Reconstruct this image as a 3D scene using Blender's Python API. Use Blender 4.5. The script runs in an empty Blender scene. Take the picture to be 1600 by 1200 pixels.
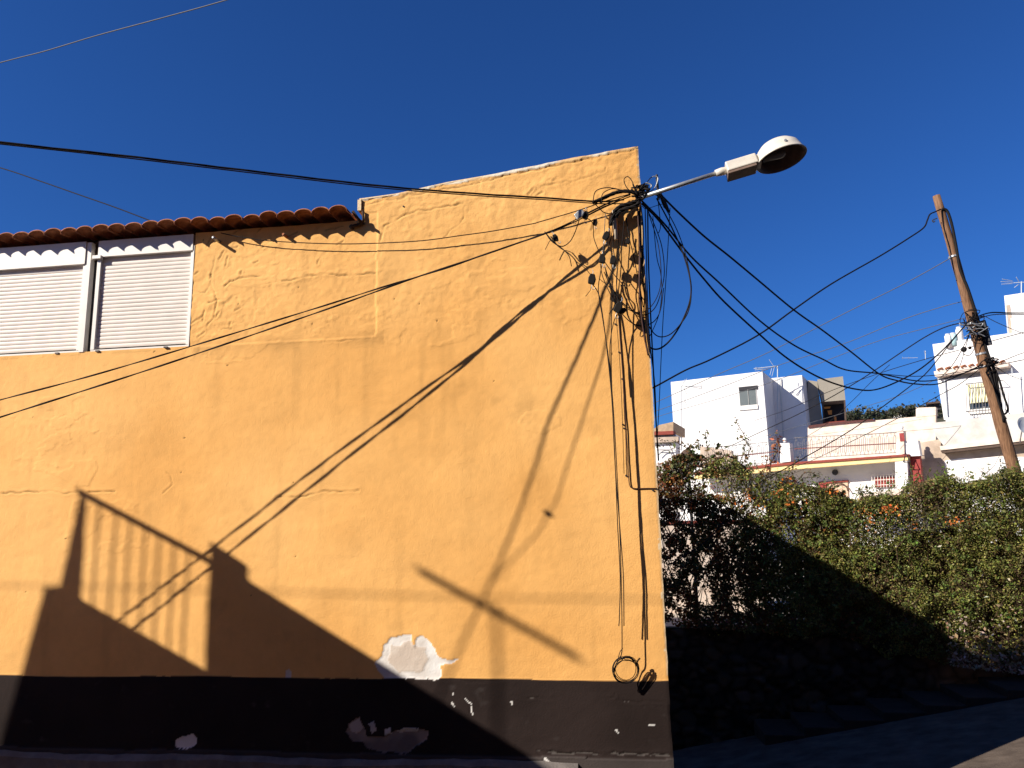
import bpy, bmesh, math, random
import numpy as np
from mathutils import Vector, Matrix

random.seed(7); RNG = np.random.default_rng(11)
S = bpy.context.scene
COL = S.collection

# ------------------------------------------------------------------ camera
F_PX = 1155.0
AL, TH, RHO = math.radians(7.4), math.radians(10.3), math.radians(1.28)
CAM = np.array([-0.56, -7.75, 2.6])
FW = np.array([-math.sin(AL)*math.cos(TH), math.cos(AL)*math.cos(TH), math.sin(TH)])
_r0 = np.array([math.cos(AL), math.sin(AL), 0.0]); _u0 = np.cross(_r0, FW)
RT = _r0*math.cos(RHO) - _u0*math.sin(RHO); UP = _u0*math.cos(RHO) + _r0*math.sin(RHO)
cd = bpy.data.cameras.new("camera"); cam = bpy.data.objects.new("camera", cd); COL.objects.link(cam)
cd.sensor_fit = 'HORIZONTAL'; cd.sensor_width = 36.0; cd.lens = 36.0*F_PX/1600.0
cd.clip_start = 0.05; cd.clip_end = 3000.0
cam.matrix_world = Matrix(((RT[0], UP[0], -FW[0], CAM[0]), (RT[1], UP[1], -FW[1], CAM[1]),
                           (RT[2], UP[2], -FW[2], CAM[2]), (0, 0, 0, 1)))
S.camera = cam

# ------------------------------------------------------------------ light
SUNV = Vector((-1.5, -1.0, 1.02)).normalized()          # towards the sun
EL = math.asin(SUNV.z); AZ = math.atan2(SUNV.x, SUNV.y)
w = bpy.data.worlds.new("World"); S.world = w; w.use_nodes = True
nt = w.node_tree; nt.nodes.clear()
sky = nt.nodes.new('ShaderNodeTexSky'); sky.sky_type = 'NISHITA'; sky.sun_disc = False
sky.sun_elevation = EL; sky.sun_rotation = AZ
sky.altitude = 300; sky.air_density = 1.0; sky.dust_density = 0.3; sky.ozone_density = 6.0
bg = nt.nodes.new('ShaderNodeBackground'); bg.inputs['Strength'].default_value = 0.05
wo = nt.nodes.new('ShaderNodeOutputWorld')
mu = nt.nodes.new('ShaderNodeVectorMath'); mu.operation = 'MULTIPLY'         # the deep, dry winter blue of the photograph
mu.inputs[1].default_value = (0.37, 0.80, 1.42)
nt.links.new(sky.outputs[0], mu.inputs[0]); nt.links.new(mu.outputs[0], bg.inputs[0])
nt.links.new(bg.outputs[0], wo.inputs[0])
sd = bpy.data.lights.new("sun", 'SUN'); sd.energy = 5.0; sd.angle = math.radians(0.45); sd.color = (1.0, 0.92, 0.80)
sun = bpy.data.objects.new("sun", sd); COL.objects.link(sun)
sun.rotation_euler = SUNV.to_track_quat('Z', 'Y').to_euler(); sun.location = (-30, -20, 30)
S.view_settings.view_transform = 'Standard'; S.view_settings.look = 'None'
S.view_settings.exposure = 0.60; S.view_settings.gamma = 1.0
S.render.engine = 'CYCLES'

# ------------------------------------------------------------------ helpers
def ray(px, py): return FW + RT*((px-800)/F_PX) + UP*((600-py)/F_PX)
def on(px, py, Y=0.0):
    d = ray(px, py); return CAM + d*((Y-CAM[1])/d[1])

def tag(o, label=None, cat=None, group=None, kind=None):
    if label: o['label'] = label
    if cat: o['category'] = cat
    if group: o['group'] = group
    if kind: o['kind'] = kind
    return o
def empty(name, loc=(0, 0, 0), rz=0.0, label=None, cat=None, group=None):
    o = bpy.data.objects.new(name, None); COL.objects.link(o)
    o.location = loc; o.rotation_euler = (0, 0, rz); o.empty_display_size = 0.1
    return tag(o, label, cat, group)

class MB:
    """collects boxes, tubes and polygons, built as one mesh"""
    def __init__(s): s.v = []; s.f = []; s.smooth = False
    def add(s, vs, fs):
        n = len(s.v); s.v += [tuple(map(float, p)) for p in vs]; s.f += [tuple(i+n for i in f) for f in fs]
    def box(s, x0, x1, y0, y1, z0, z1):
        s.add([(x0,y0,z0),(x1,y0,z0),(x1,y1,z0),(x0,y1,z0),(x0,y0,z1),(x1,y0,z1),(x1,y1,z1),(x0,y1,z1)],
              [(0,3,2,1),(4,5,6,7),(0,1,5,4),(1,2,6,5),(2,3,7,6),(3,0,4,7)]); return s
    def prism(s, poly, y0, y1):
        """poly of (x,z), counter-clockwise seen from -y"""
        n = len(poly)
        s.add([(x, y0, z) for x, z in poly]+[(x, y1, z) for x, z in poly],
              [tuple(range(n)), tuple(range(2*n-1, n-1, -1))]+[(i, i+n, (i+1) % n+n, (i+1) % n) for i in range(n)]); return s
    def tube(s, pts, r, n=6, cap=True):
        P = [np.array(p, float) for p in pts]; m = len(P)
        rr = r if hasattr(r, '__len__') else [r]*m
        t0 = P[1]-P[0]; t0 /= np.linalg.norm(t0)+1e-12
        a = np.cross(t0, (0, 0, 1.0))
        if np.linalg.norm(a) < 1e-3: a = np.cross(t0, (1.0, 0, 0))
        a /= np.linalg.norm(a)
        vs = []; fs = []
        for i in range(m):
            t = P[min(i+1, m-1)]-P[max(i-1, 0)]; L = np.linalg.norm(t); t = t/L if L > 1e-9 else t0
            a = a - t*np.dot(a, t); a /= np.linalg.norm(a)+1e-12; b = np.cross(t, a)
            for k in range(n):
                q = 2*math.pi*k/n; vs.append(P[i]+rr[i]*(math.cos(q)*a+math.sin(q)*b))
        for i in range(m-1):
            for k in range(n):
                k2 = (k+1) % n; fs.append((i*n+k, i*n+k2, (i+1)*n+k2, (i+1)*n+k))
        if cap: fs += [tuple(range(n-1, -1, -1)), tuple((m-1)*n+k for k in range(n))]
        s.add(vs, fs); return s
    def lathe(s, prof, c=(0, 0, 0), n=24, axis=None, sx=1.0, sy=1.0):
        """prof of (r,z) revolved about local z, optional matrix axis"""
        vs = []; fs = []; m = len(prof)
        for r, z in prof:
            for k in range(n):
                q = 2*math.pi*k/n; p = Vector((r*math.cos(q)*sx, r*math.sin(q)*sy, z))
                if axis is not None: p = axis @ p
                vs.append((p.x+c[0], p.y+c[1], p.z+c[2]))
        for i in range(m-1):
            for k in range(n):
                k2 = (k+1) % n; fs.append((i*n+k, i*n+k2, (i+1)*n+k2, (i+1)*n+k))
        s.add(vs, fs); return s
    def sphere(s, c, r, n=10, m=7, sz=1.0):
        prof = [(max(r*math.sin(math.pi*i/m), 1e-4), -r*sz*math.cos(math.pi*i/m)) for i in range(m+1)]
        return s.lathe(prof, c, n)
    def build(s, name, m, parent=None, smooth=False, bevel=0.0):
        me = bpy.data.meshes.new(name); me.from_pydata(s.v, [], s.f); me.materials.append(m)
        if smooth: me.polygons.foreach_set('use_smooth', [True]*len(me.polygons))
        o = bpy.data.objects.new(name, me); COL.objects.link(o)
        if parent is not None: o.parent = parent
        if bevel:
            b = o.modifiers.new('bevel', 'BEVEL'); b.width = bevel; b.segments = 2; b.limit_method = 'ANGLE'
        return o

def spline(pts, k=6):
    """Catmull-Rom through points"""
    P = [np.array(p, float) for p in pts]
    if len(P) < 3: return [P[0]+(P[-1]-P[0])*t/ (k) for t in range(k+1)]
    Q = [2*P[0]-P[1]]+P+[2*P[-1]-P[-2]]; out = []
    for i in range(1, len(Q)-2):
        for j in range(k):
            t = j/k
            out.append(0.5*((2*Q[i])+(-Q[i-1]+Q[i+1])*t+(2*Q[i-1]-5*Q[i]+4*Q[i+1]-Q[i+2])*t*t+(-Q[i-1]+3*Q[i]-3*Q[i+1]+Q[i+2])*t**3))
    out.append(Q[-2]); return out

# ------------------------------------------------------------------ noise for modelled relief
def vnoise(x, z, s, seed):
    g = np.random.default_rng(seed).random((256, 256))
    u = x/s+1000.0; v = z/s+1000.0
    iu = np.floor(u).astype(int); iv = np.floor(v).astype(int); fu = u-iu; fv = v-iv
    fu = fu*fu*(3-2*fu); fv = fv*fv*(3-2*fv)
    a = g[iu % 256, iv % 256]; b = g[(iu+1) % 256, iv % 256]; c = g[iu % 256, (iv+1) % 256]; d = g[(iu+1) % 256, (iv+1) % 256]
    return (a*(1-fu)+b*fu)*(1-fv)+(c*(1-fu)+d*fu)*fv*1.0 - 0.5
def fbm(x, z, s, seed, o=4):
    r = 0; a = 1.0
    for i in range(o): r = r + a*vnoise(x, z, s/2**i, seed+i*17); a *= 0.5
    return r

# ------------------------------------------------------------------ materials
def mat(name, color, rough=0.8, var=0.12, scale=4.0, bump=0.0, bscale=40.0, metal=0.0, color2=None, spec=0.3, stretch=None):
    m = bpy.data.materials.new(name); m.use_nodes = True; t = m.node_tree; N = t.nodes; L = t.links
    b = N['Principled BSDF']; b.inputs['Roughness'].default_value = rough; b.inputs['Metallic'].default_value = metal
    b.inputs['Specular IOR Level'].default_value = spec
    tc = N.new('ShaderNodeTexCoord'); src = tc.outputs['Object']
    if stretch:
        mp = N.new('ShaderNodeMapping'); mp.inputs['Scale'].default_value = stretch; L.new(src, mp.inputs[0]); src = mp.outputs[0]
    n = N.new('ShaderNodeTexNoise'); n.inputs['Scale'].default_value = scale; n.inputs['Detail'].default_value = 8; n.inputs['Roughness'].default_value = 0.62
    L.new(src, n.inputs['Vector'])
    cr = N.new('ShaderNodeValToRGB'); cr.color_ramp.elements[0].position = 0.3; cr.color_ramp.elements[1].position = 0.7
    c = np.array(color[:3]); c2 = np.array(color2) if color2 else c*(1+var)
    c1 = c*(1-var) if not color2 else c
    cr.color_ramp.elements[0].color = (*c1, 1); cr.color_ramp.elements[1].color = (*np.clip(c2, 0, 0.95), 1)
    L.new(n.outputs['Fac'], cr.inputs[0]); L.new(cr.outputs[0], b.inputs['Base Color'])
    if bump:
        n2 = N.new('ShaderNodeTexNoise'); n2.inputs['Scale'].default_value = bscale; n2.inputs['Detail'].default_value = 6
        L.new(src, n2.inputs['Vector'])
        bp = N.new('ShaderNodeBump'); bp.inputs['Strength'].default_value = 1.0; bp.inputs['Distance'].default_value = bump
        L.new(n2.outputs['Fac'], bp.inputs['Height']); L.new(bp.outputs[0], b.inputs['Normal'])
    return m
def attr_mat(name, rough=0.85, bump=0.0, bscale=60, trans=0.0, spec=0.25, attr='col'):
    m = bpy.data.materials.new(name); m.use_nodes = True; t = m.node_tree; N = t.nodes; L = t.links
    b = N['Principled BSDF']; b.inputs['Roughness'].default_value = rough; b.inputs['Specular IOR Level'].default_value = spec
    a = N.new('ShaderNodeAttribute'); a.attribute_name = attr
    L.new(a.outputs['Color'], b.inputs['Base Color'])
    if bump:
        tc = N.new('ShaderNodeTexCoord'); n2 = N.new('ShaderNodeTexNoise'); n2.inputs['Scale'].default_value = bscale
        n2.inputs['Detail'].default_value = 7; n2.inputs['Roughness'].default_value = 0.65
        L.new(tc.outputs['Object'], n2.inputs['Vector'])
        bp = N.new('ShaderNodeBump'); bp.inputs['Strength'].default_value = 1.0; bp.inputs['Distance'].default_value = bump
        L.new(n2.outputs['Fac'], bp.inputs['Height']); L.new(bp.outputs[0], b.inputs['Normal'])
    if trans:
        tr = N.new('ShaderNodeBsdfTranslucent'); L.new(a.outputs['Color'], tr.inputs['Color'])
        mx = N.new('ShaderNodeMixShader'); mx.inputs[0].default_value = trans
        L.new(b.outputs[0], mx.inputs[1]); L.new(tr.outputs[0], mx.inputs[2]); L.new(mx.outputs[0], N['Material Output'].inputs[0])
    return m

M = {}
M['stucco'] = attr_mat('yellow_stucco', 0.9, 0.0035, 55)
M['yellow'] = mat('yellow_paint', (0.72, 0.36, 0.09), 0.9, 0.1, 3, 0.006, 30)
M['coping'] = mat('weathered_coping', (0.66, 0.42, 0.20), 0.9, 0.2, 5, 0.006, 50, color2=(0.82, 0.70, 0.50))
M['concrete'] = mat('concrete', (0.16, 0.14, 0.13), 0.95, 0.3, 5, 0.006, 40)
M['tile'] = mat('clay_tile', (0.22, 0.075, 0.035), 0.9, 0.3, 11, 0.003, 80, color2=(0.52, 0.22, 0.11))
M['tile_dark'] = mat('tile_mortar', (0.05, 0.03, 0.02), 0.95, 0.3, 14)
M['shutter'] = mat('shutter_white', (0.70, 0.63, 0.57), 0.5, 0.07, 5, spec=0.4)
M['frame'] = mat('frame_white', (0.76, 0.72, 0.67), 0.45, 0.05, 5, spec=0.4)
M['gap'] = mat('dark_gap', (0.03, 0.03, 0.035), 0.8, 0.1)
M['cable'] = mat('black_rubber', (0.012, 0.010, 0.010), 0.7, 0.2, 20, spec=0.15)
M['cable_grey'] = mat('grey_sheath', (0.09, 0.09, 0.095), 0.6, 0.2, 20)
M['cable_brown'] = mat('brown_cable', (0.05, 0.018, 0.012), 0.6, 0.2, 20)
M['clamp'] = mat('dark_plastic', (0.014, 0.012, 0.011), 0.6, 0.3, 30, spec=0.15)
M['zinc'] = mat('galvanised', (0.42, 0.43, 0.44), 0.45, 0.2, 25, metal=0.6, spec=0.5)
M['pvc'] = mat('white_conduit', (0.6, 0.52, 0.42), 0.6, 0.12, 10)
M['lamp'] = mat('lamp_enamel', (0.66, 0.61, 0.53), 0.4, 0.1, 12, spec=0.5)
M['lamp_in'] = mat('lamp_reflector', (0.19, 0.13, 0.10), 0.5, 0.3, 12, spec=0.3)
M['glassy'] = mat('bulb_glass', (0.30, 0.29, 0.27), 0.15, 0.05, 12, spec=0.6)
M['wood'] = mat('pole_wood', (0.09, 0.042, 0.022), 0.9, 0.3, 6, 0.008, 12, color2=(0.30, 0.165, 0.09), stretch=(8, 8, 0.6))
M['white'] = mat('whitewash', (0.70, 0.68, 0.665), 0.9, 0.06, 1.2, 0.004, 25, color2=(0.80, 0.78, 0.76))
M['white_pink'] = mat('pink_whitewash', (0.62, 0.46, 0.36), 0.9, 0.06, 2.5, 0.004, 25, color2=(0.74, 0.66, 0.58))
M['greywall'] = mat('grey_render', (0.44, 0.41, 0.37), 0.9, 0.1, 2.5, 0.004, 25, color2=(0.62, 0.59, 0.55))
M['stain'] = mat('stained_render', (0.26, 0.20, 0.15), 0.95, 0.1, 1.1, 0.004, 25, color2=(0.60, 0.48, 0.38))
M['beige'] = mat('beige_render', (0.30, 0.27, 0.22), 0.9, 0.06, 1.5, 0.003, 25)
M['darkred'] = mat('dark_coping', (0.09, 0.035, 0.03), 0.9, 0.2, 10)
M['redtrim'] = mat('red_trim', (0.24, 0.05, 0.035), 0.8, 0.15, 10)
M['redtile'] = mat('red_wall_tile', (0.25, 0.03, 0.025), 0.6, 0.3, 14)
M['cream'] = mat('cream_paint', (0.80, 0.60, 0.28), 0.85, 0.06, 4)
M['door'] = mat('door_wood', (0.60, 0.42, 0.30), 0.7, 0.1, 8, stretch=(6, 6, 0.8))
M['win'] = mat('window_glass', (0.05, 0.06, 0.065), 0.15, 0.2, 3, spec=0.6)
M['wingrey'] = mat('grey_blind', (0.10, 0.12, 0.125), 0.5, 0.1, 3)
M['iron'] = mat('wrought_iron', (0.20, 0.19, 0.19), 0.6, 0.2, 20)
M['iron_dark'] = mat('dark_iron', (0.04, 0.04, 0.045), 0.6, 0.2, 20)
M['shed'] = mat('shed_brown', (0.09, 0.06, 0.045), 0.9, 0.3, 4)
M['brownroof'] = mat('brown_roof', (0.42, 0.30, 0.19), 0.9, 0.2, 6)
M['awning'] = mat('awning', (0.55, 0.50, 0.22), 0.9, 0.05, 4)
M['awning2'] = mat('awning_stripe', (0.75, 0.72, 0.62), 0.9, 0.05, 4)
M['orange'] = mat('orange_paint', (0.75, 0.34, 0.08), 0.8, 0.1, 4)
M['aqua'] = mat('aqua_plastic', (0.45, 0.66, 0.68), 0.5, 0.05, 4)
M['dish'] = mat('dish_grey', (0.50, 0.53, 0.55), 0.5, 0.05, 4)
M['asphalt'] = mat('asphalt', (0.055, 0.038, 0.028), 0.95, 0.25, 3, 0.008, 50, color2=(0.15, 0.115, 0.09))
M['stepstone'] = mat('dark_step', (0.045, 0.030, 0.022), 0.95, 0.3, 5, 0.006, 40)
M['ground'] = mat('dry_earth', (0.12, 0.09, 0.06), 0.95, 0.3, 1, 0.02, 12)
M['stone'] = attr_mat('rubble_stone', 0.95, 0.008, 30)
M['facing'] = mat('ochre_wall', (0.26, 0.15, 0.07), 0.9, 0.2, 1.5)
M['leaf'] = attr_mat('leaves', 0.55, 0, 0, trans=0.22, spec=0.3)
M['petal'] = attr_mat('petals', 0.6, 0, 0, trans=0.35, spec=0.2)
M['twig'] = mat('twigs', (0.06, 0.035, 0.02), 0.9, 0.3, 20)
M['hillgreen'] = mat('hill_scrub', (0.045, 0.05, 0.035), 0.95, 0.3, 0.2, color2=(0.10, 0.09, 0.06))

# ------------------------------------------------------------------ ground and road
def gz(x, y):
    """street surface: falls towards the back, rises to the right"""
    xe = x if x > 0 else 0.04*x
    return -0.78+0.19*min(xe, 14)-0.115*max(min(y, 6.9), -14)
def build_ground():
    def grid(name, xs, ys, zf, m):
        v = [(x, y, zf(x, y)) for y in ys for x in xs]; nx = len(xs); f = []
        for j in range(len(ys)-1):
            for i in range(nx-1):
                a = j*nx+i; f.append((a, a+1, a+nx+1, a+nx))
        b = MB(); b.v = v; b.f = f; return b.build(name, m, smooth=True)
    def zg(x, y):
        if y < 7.0: return gz(x, y)-0.02
        if y < 7.4: return 0.45
        return 0.45+max(0, y-40)*0.004
    xs = [-600, -200, -60, -20, -10, -5, -2, 0, 1, 2, 3, 4, 5, 6, 7, 8, 10, 14, 20, 60, 200, 600]
    ys = [-600, -100, -40, -14, -8, -4, 0, 2, 4, 5, 6, 6.5, 6.95, 7.05, 7.4, 12, 20, 40, 80, 200, 600, 1500]
    tag(grid('ground', xs, ys, zg, M['ground']), kind='structure')
    rng = np.random.default_rng(3)
    xs = list(np.linspace(-14, 14, 85)); ys = list(np.linspace(-13, 6.6, 72))
    nz = {}
    def zr(x, y): return gz(x, y)+0.004+0.02*float(vnoise(np.array([x]), np.array([y]), 1.3, 5)[0])
    tag(grid('road', xs, ys, zr, M['asphalt']), kind='structure')
build_ground()
tb = MB(); tb.box(-60, 90, 7.45, 120, .40, .475); tag(tb.build('bounce_sheet', mat('pale_bounce_sheet', (0.42, 0.37, 0.31), 0.9, 0.12, .8, 0.004, 20)), kind='structure')  # unseen pale sheet, added to bounce light onto the shaded house sides

# ------------------------------------------------------------------ the yellow house
XR = -0.09                                   # right hand corner of the wall
house = empty('yellow_house', (-4.5, 0.0, 0.0), 0,
              'mustard yellow house wall with peeling paint, black painted base and a clay tiled eave', 'house')
def hz(name, mb, m, **k):
    mb.v = [(x+4.5, y, z) for x, y, z in mb.v]; return mb.build(name, m, house, **k)

P0 = lambda px, py: (lambda q: (q[0], q[2]))(on(px, py, 0.0))
TOPX = [-9.6, -3.272, -3.27, -3.0, -2.4, -1.9, -0.9, XR]
_tp = [P0(620, 303), P0(700, 285), P0(770, 273), P0(900, 247), P0(998, 229)]
TOPX = [-9.6, -3.275, -3.27]+[p[0] for p in _tp]
TOPZ = [6.02, 6.02, 6.28]+[p[1] for p in _tp]
def top(x): return np.interp(x, TOPX, TOPZ)
WX0, WX1, WZ0 = -9.6, -5.315, 4.635            # the strip of shuttered windows

def polydist(X, Z, pts, rad):
    """distance to a polyline, only near it"""
    D = np.full(X.shape, 9.0)
    for (a, b), (c, d) in zip(pts[:-1], pts[1:]):
        ms = (X > min(a, c)-rad) & (X < max(a, c)+rad) & (Z > min(b, d)-rad) & (Z < max(b, d)+rad)
        if not ms.any(): continue
        x = X[ms]; z = Z[ms]; L = (c-a)**2+(d-b)**2+1e-9
        t = np.clip(((x-a)*(c-a)+(z-b)*(d-b))/L, 0, 1)
        D[ms] = np.minimum(D[ms], np.hypot(x-a-t*(c-a), z-b-t*(d-b)))
    return D
def inpoly(X, Z, poly):
    r = np.zeros(X.shape, bool); n = len(poly)
    for i in range(n):
        x1, z1 = poly[i]; x2, z2 = poly[(i+1) % n]
        c = ((z1 > Z) != (z2 > Z)) & (X < (x2-x1)*(Z-z1)/(z2-z1+1e-12)+x1)
        r ^= c
    return r

def wall_mesh():
    st = 0.0125
    xs = np.arange(WX0, XR+1e-6, st); xs[-1] = XR
    zs = np.arange(-1.4, 6.72, st)
    X, Z = np.meshgrid(xs, zs)
    nz_, nx_ = X.shape
    T = top(X)
    keepv = Z <= T+st
    Zc = np.minimum(Z, T)
    X0 = X.copy(); Z0 = Zc
    # large, soft unevenness of hand-laid render
    H = 0.010*fbm(X, Z0, 1.1, 1, 2)+0.0040*fbm(X*.7, Z0*1.3, 0.25, 9, 3)+0.0013*fbm(X, Z0, 0.05, 21, 3)
    # rough trowel work high on the wall, softer below
    rough = np.clip((Z0-4.5)/0.4, 0, 1)*np.where(X < -3.0, .8, .45+.5*np.clip((Z0-5.5)/.4, 0, 1))+np.clip(fbm(X, Z0, 1.2, 40, 2)*2.0-0.35, 0, 0.35)*(1-.5*(Z0 < 2.2))
    H += rough*(0.0065*np.abs(fbm(X*1.0, Z0*1.6, 0.16, 33, 3))+0.004*fbm(X, Z0, 0.05, 61, 2))
    # thick flakes of old paint with a lip
    fl = fbm(X*0.7, Z0*1.5, 0.30, 71, 4)
    H += np.where(rough > 0.22, np.clip((fl-0.13)*60, 0, 1)*0.0028, 0)
    # recessed panel beside the windows
    pan = (X > WX1) & (X < -3.085+.02*fbm(X, Z0, .3, 14, 3)) & (Z0 > 4.632+0.01*vnoise(X, Z0, 0.2, 4)) & (Z0 < 6.1)
    H = np.where(pan, H-0.007, H)
    # cracks
    cracks = [([(592,379),(600,352),(640,333),(700,321),(745,312),(790,309),(818,306)], 1.0),
              ([(820,306),(830,294),(850,291),(890,284),(917,276),(945,268),(946,262)], 1.0),
              ([(735,314),(727,322),(722,342),(716,352),(698,368),(694,371)], .6),
              ([(575,318),(640,305),(700,296),(770,280),(815,270),(870,258),(930,247),(998,233)], .9),
              ([(0,771),(35,770),(70,767),(100,770),(180,768)], .9),
              ([(430,776),(480,775),(498,772),(508,767),(530,769),(560,766)], .9),
              ([(327,436),(331,428),(329,446),(340,470),(332,497),(323,512)], 1.0),
              ([(325,472),(352,467)], .8), ([(350,447),(358,440),(378,434),(395,432),(408,430)], 1.0),
              ([(409,439),(425,436),(440,439),(485,431),(510,428),(530,432),(560,429),(585,426)], 1.0),
              ([(299,455),(320,456),(331,436),(334,400)], .5),
              ([(262,735),(270,757),(255,770)], .5), ([(590,528),(560,530),(515,534)], .8),
              ([(640,1064),(700,1063),(800,1064)], .4),
              ([(840,1172),(900,1178),(960,1176),(1015,1180),(1045,1179)], 1.4), ([(800,1089),(865,1090)], .6), ([(945,1091),(962,1090),(962,1085)], .6),
              ([(728,1091),(733,1098),(737,1113)], .6), ([(965,1094),(1010,1097),(1040,1096)], .5)]
    Ccrack = np.zeros(X.shape)
    rr = random.Random(5)
    wx = X+0.03*fbm(X, Z0, 0.10, 91, 3); wz = Z0+0.03*fbm(X, Z0, 0.10, 97, 3)
    for pp, k in cracks:
        pts = [P0(*p) for p in pp]
        D = polydist(wx, wz, pts, 0.1)
        g = np.clip(1-D/0.0115, 0, 1)*np.clip(.65+1.6*fbm(X, Z0, .12, 93, 2), .1, 1)
        H -= 0.010*k*g
        H += 0.0032*k*np.clip(1-np.abs(D-0.022)/0.022, 0, 1)*(vnoise(X, Z0, .06, 8)+.6)
        Ccrack = np.maximum(Ccrack, g*k)
    # short tears near the window and eave
    for i in range(0, 60, 2):
        if i < 26: cx, cz = rr.uniform(-5.3, -4.7), rr.uniform(4.65, 5.9)
        elif i < 48: cx, cz = rr.uniform(-5.2, -3.2), rr.uniform(5.5, 6.0)
        elif i < 60: cx, cz = rr.uniform(-3, -0.2), rr.uniform(5.6, 6.3)
        else: cx, cz = rr.uniform(-7.3, -3.5), rr.uniform(1.2, 3.4)
        a = rr.uniform(0.2, 1.5); L = rr.uniform(0.03, 0.14)
        D = polydist(wx, wz, [(cx, cz), (cx+L*math.cos(a), cz+L*math.sin(a))], 0.08)
        g = np.clip(1-D/0.014, 0, 1); H -= 0.006*g; H += 0.0025*np.clip(1-np.abs(D-0.02)/0.02, 0, 1); Ccrack = np.maximum(Ccrack, g*.6)
    # colours
    base = np.array([0.81, 0.435, 0.138]); dk = np.array([0.72, 0.365, 0.105]); lt = np.array([0.88, 0.51, 0.185])
    n1 = np.clip(fbm(X, Z0, 1.4, 111, 4)*1.1+0.5, 0, 1)[..., None]
    Cc = dk*(1-n1)+lt*n1
    Cc = 0.4*base+0.6*Cc
    n3 = fbm(X, Z0, 0.30, 117, 4)[..., None]; Cc = Cc*(1+0.07*n3)
    streak = np.clip(fbm(X*5, Z0*0.6, 0.8, 131, 3)-0.15, 0, 1)[..., None]
    Cc = Cc*(1-0.26*streak)
    blot = np.clip(fbm(X, Z0, 0.35, 141, 4)-0.28, 0, 1)[..., None]*np.clip(fbm(X, Z0, 2.0, 151, 2)+.4, 0, 1)[..., None]
    Cc = Cc*(1-0.7*blot)
    fine = (fbm(X, Z0, 0.05, 161, 2))[..., None]; Cc = Cc*(1+0.05*fine)
    panel_band = np.clip(1-np.abs(Z0-4.60)/0.12, 0, 1)*np.clip(fbm(X, Z0*0.5, .3, 171, 3)+.35, 0, 1)*(X > -5.3)*(X < -3.0)  # broken darker band along the bottom line of the panel
    Cc = Cc*(1-0.35*panel_band[..., None])
    Cc = Cc*(1-0.72*np.clip(Ccrack, 0, 1)[..., None])
    # small holes, darker inside
    for i in range(26):
        cx, cz, r = rr.uniform(-7.3, -0.2), rr.uniform(1.1, 6.2), rr.uniform(0.004, 0.008)
        ms = (np.abs(X-cx) < .05) & (np.abs(Z0-cz) < .05)
        dd = np.hypot(X[ms]-cx, (Z0[ms]-cz)*rr.uniform(.5, 1)); h = H[ms]; h[dd < r] -= .006; H[ms] = h
        c = Cc[ms]; c[dd < r*1.2] *= 0.25; Cc[ms] = c
    # black painted base
    edge = 1.012+0.007*fbm(X, Z0, 0.25, 181, 3)+0.006*np.sin(X*2.2)-0.01*(X+4)/4
    dado = Z0 < edge+st/2
    Zc = np.where(np.abs(Z0-edge) < st/2, edge, Zc)
    bl = np.array([0.0145, 0.0080, 0.0068]); bl2 = np.array([0.0225, 0.0135, 0.0120])
    n2 = np.clip(fbm(X, Z0, 0.5, 191, 4)+0.5, 0, 1)[..., None]
    scr = np.clip(fbm(X*0.8, Z0*1.3, 0.12, 201, 4)-0.46, 0, 1)[..., None]*1.2
    Db = bl*(1-n2)+bl2*n2+0.05*scr*np.array([1, .95, .95])
    Cc = np.where(dado[..., None], Db, Cc)
    Cc = np.where((dado & (Ccrack > .45))[..., None], np.array([0.075, 0.064, 0.06]), Cc)
    H = np.where(dado, H+0.004, H)
    # lower rendered lip
    lipz = 0.30+0.03*fbm(X, Z0, 0.6, 211, 3); low = Z0 < lipz
    H = np.where(low, H+0.02, H); Cc = np.where(low[..., None], np.array([0.045, 0.036, 0.034])*(0.8+0.5*n2), Cc)
    # peeled patches down to white plaster
    def patch(pp, cols, dep=-0.006, jag=0.028, sc=.09):
        nonlocal H, Cc
        poly = [P0(*p) for p in pp]
        jx = X+jag*fbm(X, Z0, sc, 221, 3); jz = Z0+jag*fbm(X, Z0, sc, 229, 3)
        m_ = inpoly(jx, jz, poly)
        H = np.where(m_, H+dep, H)
        k = np.clip(fbm(X, Z0, .3, 233, 4)*2+.5, 0, 1)[..., None]
        Cc = np.where(m_[..., None], np.array(cols[0])*(1-k)+np.array(cols[1])*k, Cc); return m_
    W1 = ((0.66, 0.60, 0.55), (0.84, 0.82, 0.80))
    patch([(582,1032),(594,1028),(600,1008),(612,996),(630,991),(643,991),(643,1008),(648,1010),(650,998),(660,992),(672,1004),(680,1016),(688,1028),(700,1030),(716,1028),(706,1036),(688,1040),(690,1054),(684,1061),(600,1059),(590,1048)], W1)
    patch([(606,1030),(612,1010),(640,1002),(662,1012),(668,1030),(660,1048),(622,1050)], ((0.60, 0.50, 0.42), (0.70, 0.62, 0.54)), 0.003, .04)
    W2 = ((0.10, 0.085, 0.08), (0.42, 0.38, 0.36))
    patch([(540,1142),(545,1128),(562,1120),(570,1138),(572,1152),(600,1150),(606,1146),(620,1140),(650,1140),(668,1142),(666,1156),(650,1166),(638,1177),(600,1175),(576,1168),(566,1158),(552,1158)], ((0.16, 0.13, 0.12), (0.30, 0.24, 0.21)), -0.01)
    patch([(545,1130),(562,1122),(568,1136),(560,1146),(546,1140)], ((0.4, 0.33, 0.3), (0.5, 0.42, 0.38)), 0.004)
    patch([(576,1130),(584,1128),(588,1140),(580,1146)], ((0.45, 0.42, 0.4), (0.5, 0.46, 0.43)), 0.004, .02)
    patch([(600,1140),(610,1136),(612,1146),(602,1148)], ((0.6, 0.58, 0.56), (0.6, 0.58, 0.56)), 0.002, .01)
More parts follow.
